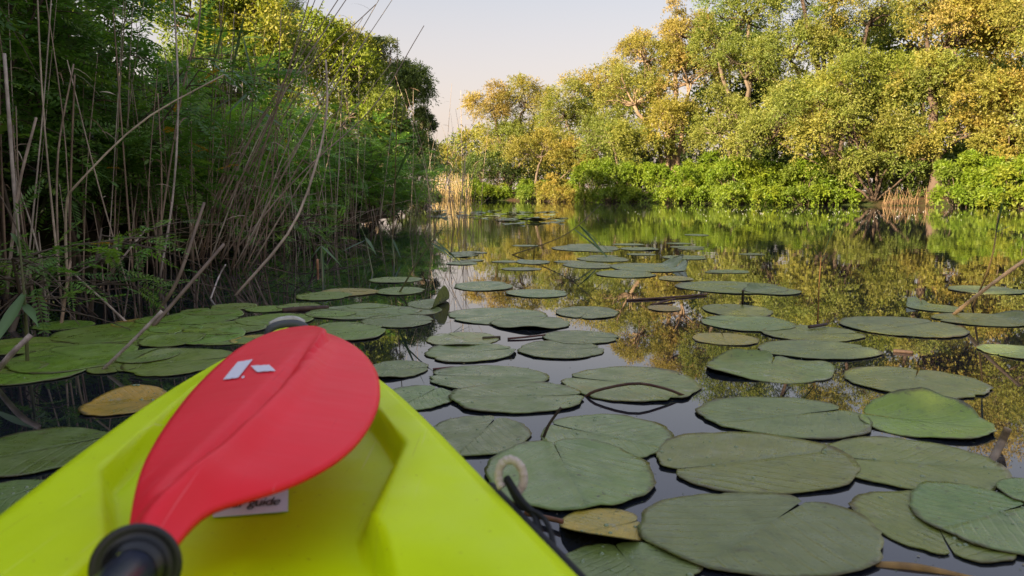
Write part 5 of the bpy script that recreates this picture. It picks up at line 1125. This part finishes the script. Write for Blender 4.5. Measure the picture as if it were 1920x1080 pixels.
# ------------------------------------------------------------------ paddle
ZN, ZT = 0.325, 0.352                        # height at the ring and at the tip
YN, YT = 0.44, 0.985
def PB(u, v):                                # photo point on the tilted blade plane
    d = ray(u, v); k = (ZT - ZN) / (YT - YN); z0 = ZN - k * YN
    t = (CAM_H - z0) / (k * d[1] - d[2]); return V3(0, 0, CAM_H) + d * t
ring_c = PB(257, 1074) + V3(0, 0, 0.004)
pad_o = thing('paddle', 'red bladed kayak paddle with dark shaft lying across the bow', 'paddle', tuple(ring_c))
leftE = [(240, 1062), (246, 985), (262, 905), (285, 850), (318, 795), (360, 740), (405, 695), (450, 660), (500, 636), (545, 625)]
rightE = [(296, 1086), (358, 1006), (405, 968), (470, 945), (545, 918), (620, 878), (670, 835), (702, 785), (713, 738), (702, 695), (670, 660), (625, 638), (580, 627)]
Lw = spline([PB(*p) for p in leftE], 48) - ring_c; Rw = spline([PB(*p) for p in rightE], 48) - ring_c
def resample(P, n):
    d = np.concatenate([[0], np.cumsum(np.linalg.norm(np.diff(P, axis=0), axis=1))]); s = np.linspace(0, d[-1], n)
    return np.stack([np.interp(s, d, P[:, k]) for k in range(3)], 1)
NS, NC = 64, 33
Lr, Rr = resample(Lw, NS), resample(Rw, NS)
tip_pt = PB(563, 624) - ring_c
cs = np.linspace(0, 1, NC); al = np.linspace(0, 1, NS)
# spine follows the blade's own middle line
spine_px = [(285, 1020), (335, 968), (400, 905), (470, 835), (535, 765), (580, 705), (605, 665), (610, 640)]
Sp = resample(spline([PB(*p) for p in spine_px], 48) - ring_c, NS)
grid = np.zeros((NS, NC, 3))
for k in range(NS):
    a_, b_, m_ = Lr[k], Rr[k], Sp[k]
    fm = float(np.clip(np.dot(m_ - a_, b_ - a_) / max(np.dot(b_ - a_, b_ - a_), 1e-9), 0.2, 0.8))
    for j, c_ in enumerate(cs):
        grid[k, j] = a_ * (1 - c_) + b_ * c_
    w = np.linalg.norm(b_ - a_); x = (cs - fm) * w
    dih = 0.16 * (np.where(x < 0, fm * w, (1 - fm) * w) - np.abs(x)) * smooth(0, 0.15, al[k])                         # halves fall away from the spine
    scoop = 0.10 * np.minimum(np.abs(x), 0.05) * 0
    rib = 0.009 * np.exp(-((x - 0.006) / 0.011) ** 2) * smooth(0.96, 0.55, al[k]) - 0.010 * np.exp(-((x + 0.012) / 0.008) ** 2) * smooth(0.9, 0.45, al[k]) * smooth(0.06, 0.2, al[k])
    neck = 0.010 * smooth(0.26, 0.12, al[k]) * smooth(0.0, 0.10, al[k]) * np.cos(np.clip((cs - 0.5) * math.pi, -1.57, 1.57))
    cup = 0.018 * (al[k] - 0.5) ** 2
    grid[k, :, 2] += dih + rib + neck + cup + 0.004
TH = 0.0045
bot = grid - V3(0, 0, TH); tot = NS * NC
i = (np.arange(NS - 1)[:, None] * NC + np.arange(NC - 1)[None, :]).ravel()
bm_ = MB(); ft = np.stack([i, i + 1, i + NC + 1, i + NC], -1)
edge = np.concatenate([np.arange(NC), np.arange(1, NS) * NC + NC - 1, (NS - 1) * NC + np.arange(NC - 2, -1, -1), np.arange(NS - 2, 0, -1) * NC])
e2 = np.roll(edge, -1)
bm_.add(np.concatenate([grid.reshape(-1, 3), bot.reshape(-1, 3)]), np.concatenate([ft, ft[:, ::-1] + tot, np.stack([edge, edge + tot, e2 + tot, e2], -1)]))
blade = bm_.build('blade', M['blade'], pad_o, True)
def blade_z(p):
    d = np.linalg.norm(grid.reshape(-1, 3)[:, :2] - p[:2], axis=1); k = np.argsort(d)[:4]
    w = 1 / (d[k] + 1e-5); return float((grid.reshape(-1, 3)[k, 2] * w).sum() / w.sum())
def decal(name, px, mat, parent, lift=0.0016, n=8):
    """flat print on the blade: a four-sided patch that follows its surface"""
    c = [PB(*p) - ring_c for p in px]; mb = MB(); uu, vv = np.meshgrid(np.linspace(0, 1, n), np.linspace(0, 1, n), indexing='ij')
    P = (c[0] * ((1 - uu) * (1 - vv))[..., None] + c[1] * (uu * (1 - vv))[..., None] + c[2] * (uu * vv)[..., None] + c[3] * ((1 - uu) * vv)[..., None]).reshape(-1, 3)
    P[:, 2] = [blade_z(p) + lift for p in P]
    i = (np.arange(n - 1)[:, None] * n + np.arange(n - 1)[None, :]).ravel()
    mb.add(P, np.stack([i, i + 1, i + n + 1, i + n], -1)); return mb.build(name, mat, parent)
decal('logo_bar', [(446, 695), (475, 694), (448, 730), (419, 729)], M['print'], blade)
decal('logo_bar', [(471, 708), (506, 712), (518, 727), (483, 724)], M['print'], blade)
decal('logo_dot', [(455, 728), (460, 728), (459, 732), (454, 732)], M['print'], blade, n=3)
shaft_d = unit(Sp[6] - Sp[0]); shaft_d = unit(V3(-0.02, 1.0, 0.035))
ax0 = V3(0, 0, 0)
sdir = unit(ring_c + ax0 - (ring_c + Sp[28])); sdir = unit(V3(0.045, -0.17, 0.036))
tb = MB(); add_tube(tb, [ax0 - sdir * 0.02, ax0 - sdir * 0.008, ax0 + sdir * 0.02, ax0 + sdir * 0.9], [0.008, 0.012, 0.0135, 0.0135], 24); tb.build('shaft', M['shaft'], pad_o, True)
# drip ring: a cup-shaped collar round the shaft
rb = MB(); prof = [(-0.004, 0.0135), (-0.005, 0.020), (-0.003, 0.0245), (0.002, 0.0258), (0.004, 0.0245), (0.001, 0.021), (0.003, 0.0165), (0.012, 0.0158), (0.014, 0.0136)]
v_, f_, _ = tube([ax0 + sdir * a for a, r in prof], 1.0, 36, False)
A_ = unit(np.cross(sdir, V3(0, 0, 1))); B_ = np.cross(sdir, A_); thr = np.linspace(0, 2 * math.pi, 36, endpoint=False)
vv_ = np.concatenate([[ax0 + sdir * a + (A_ * math.cos(q) + B_ * math.sin(q)) * r for q in thr] for a, r in prof])
rb.add(vv_, f_); rb.build('drip_ring', M['rubber'], pad_o, True)

# paper label stuck on the deck under the blade
def deck_at(u, v):
    p = G(u, v, RIMZ)
    for _ in range(6):
        loc = p - TIP; t = float(loc @ AX); s = float(loc @ LAT) / float(np.interp(t, ts, fine)); p = G(u, v, float(deck_z(np.array(t), np.array(s))))
    return p
corners = [deck_at(540, 963), deck_at(400, 974), deck_at(392, 920), deck_at(541, 915)]
corners = [c + V3(0, 0, 0.003) for c in corners]
card = thing('paper_label', 'white paper label with black script, half hidden under the blade', 'label', tuple(corners[0]))
def card_pt(a, b, lift=0.0):
    c = [q - corners[0] for q in corners]
    return c[1] * ((1 - a) * (1 - b)) + c[0] * (a * (1 - b)) + c[3] * (a * b) + c[2] * ((1 - a) * b) + V3(0, 0, lift)
mb = MB(); mb.add([card_pt(0, 0), card_pt(1, 0), card_pt(1, 1), card_pt(0, 1), card_pt(0, 0, -.001), card_pt(1, 0, -.001), card_pt(1, 1, -.001), card_pt(0, 1, -.001)],
                  [(0, 1, 2, 3), (0, 4, 5, 1), (1, 5, 6, 2), (2, 6, 7, 3), (3, 7, 4, 0)])
mb.build('sheet', M['paper'], card)
fc = bpy.data.curves.new('script', 'FONT'); fc.body = 'your guide'; fc.size = 1.0; fc.shear = 0.35; fc.offset = 0.012; fc.space_character = 0.92
fo = bpy.data.objects.new('script_source', fc); COL.objects.link(fo)
dg = bpy.context.evaluated_depsgraph_get(); me = bpy.data.meshes.new_from_object(fo.evaluated_get(dg)); bpy.data.objects.remove(fo)
co = np.zeros(len(me.vertices) * 3); me.vertices.foreach_get('co', co); co = co.reshape(-1, 3)
x0, x1 = co[:, 0].min(), co[:, 0].max()
new = np.array([card_pt(0.02 + 0.88 * (x - x0) / (x1 - x0), 0.20 + 0.42 * y, 0.0012) for x, y, _ in co])
me.vertices.foreach_set('co', new.ravel()); me.update(); me.materials.clear(); me.materials.append(M['ink'])
link('lettering', me, card)
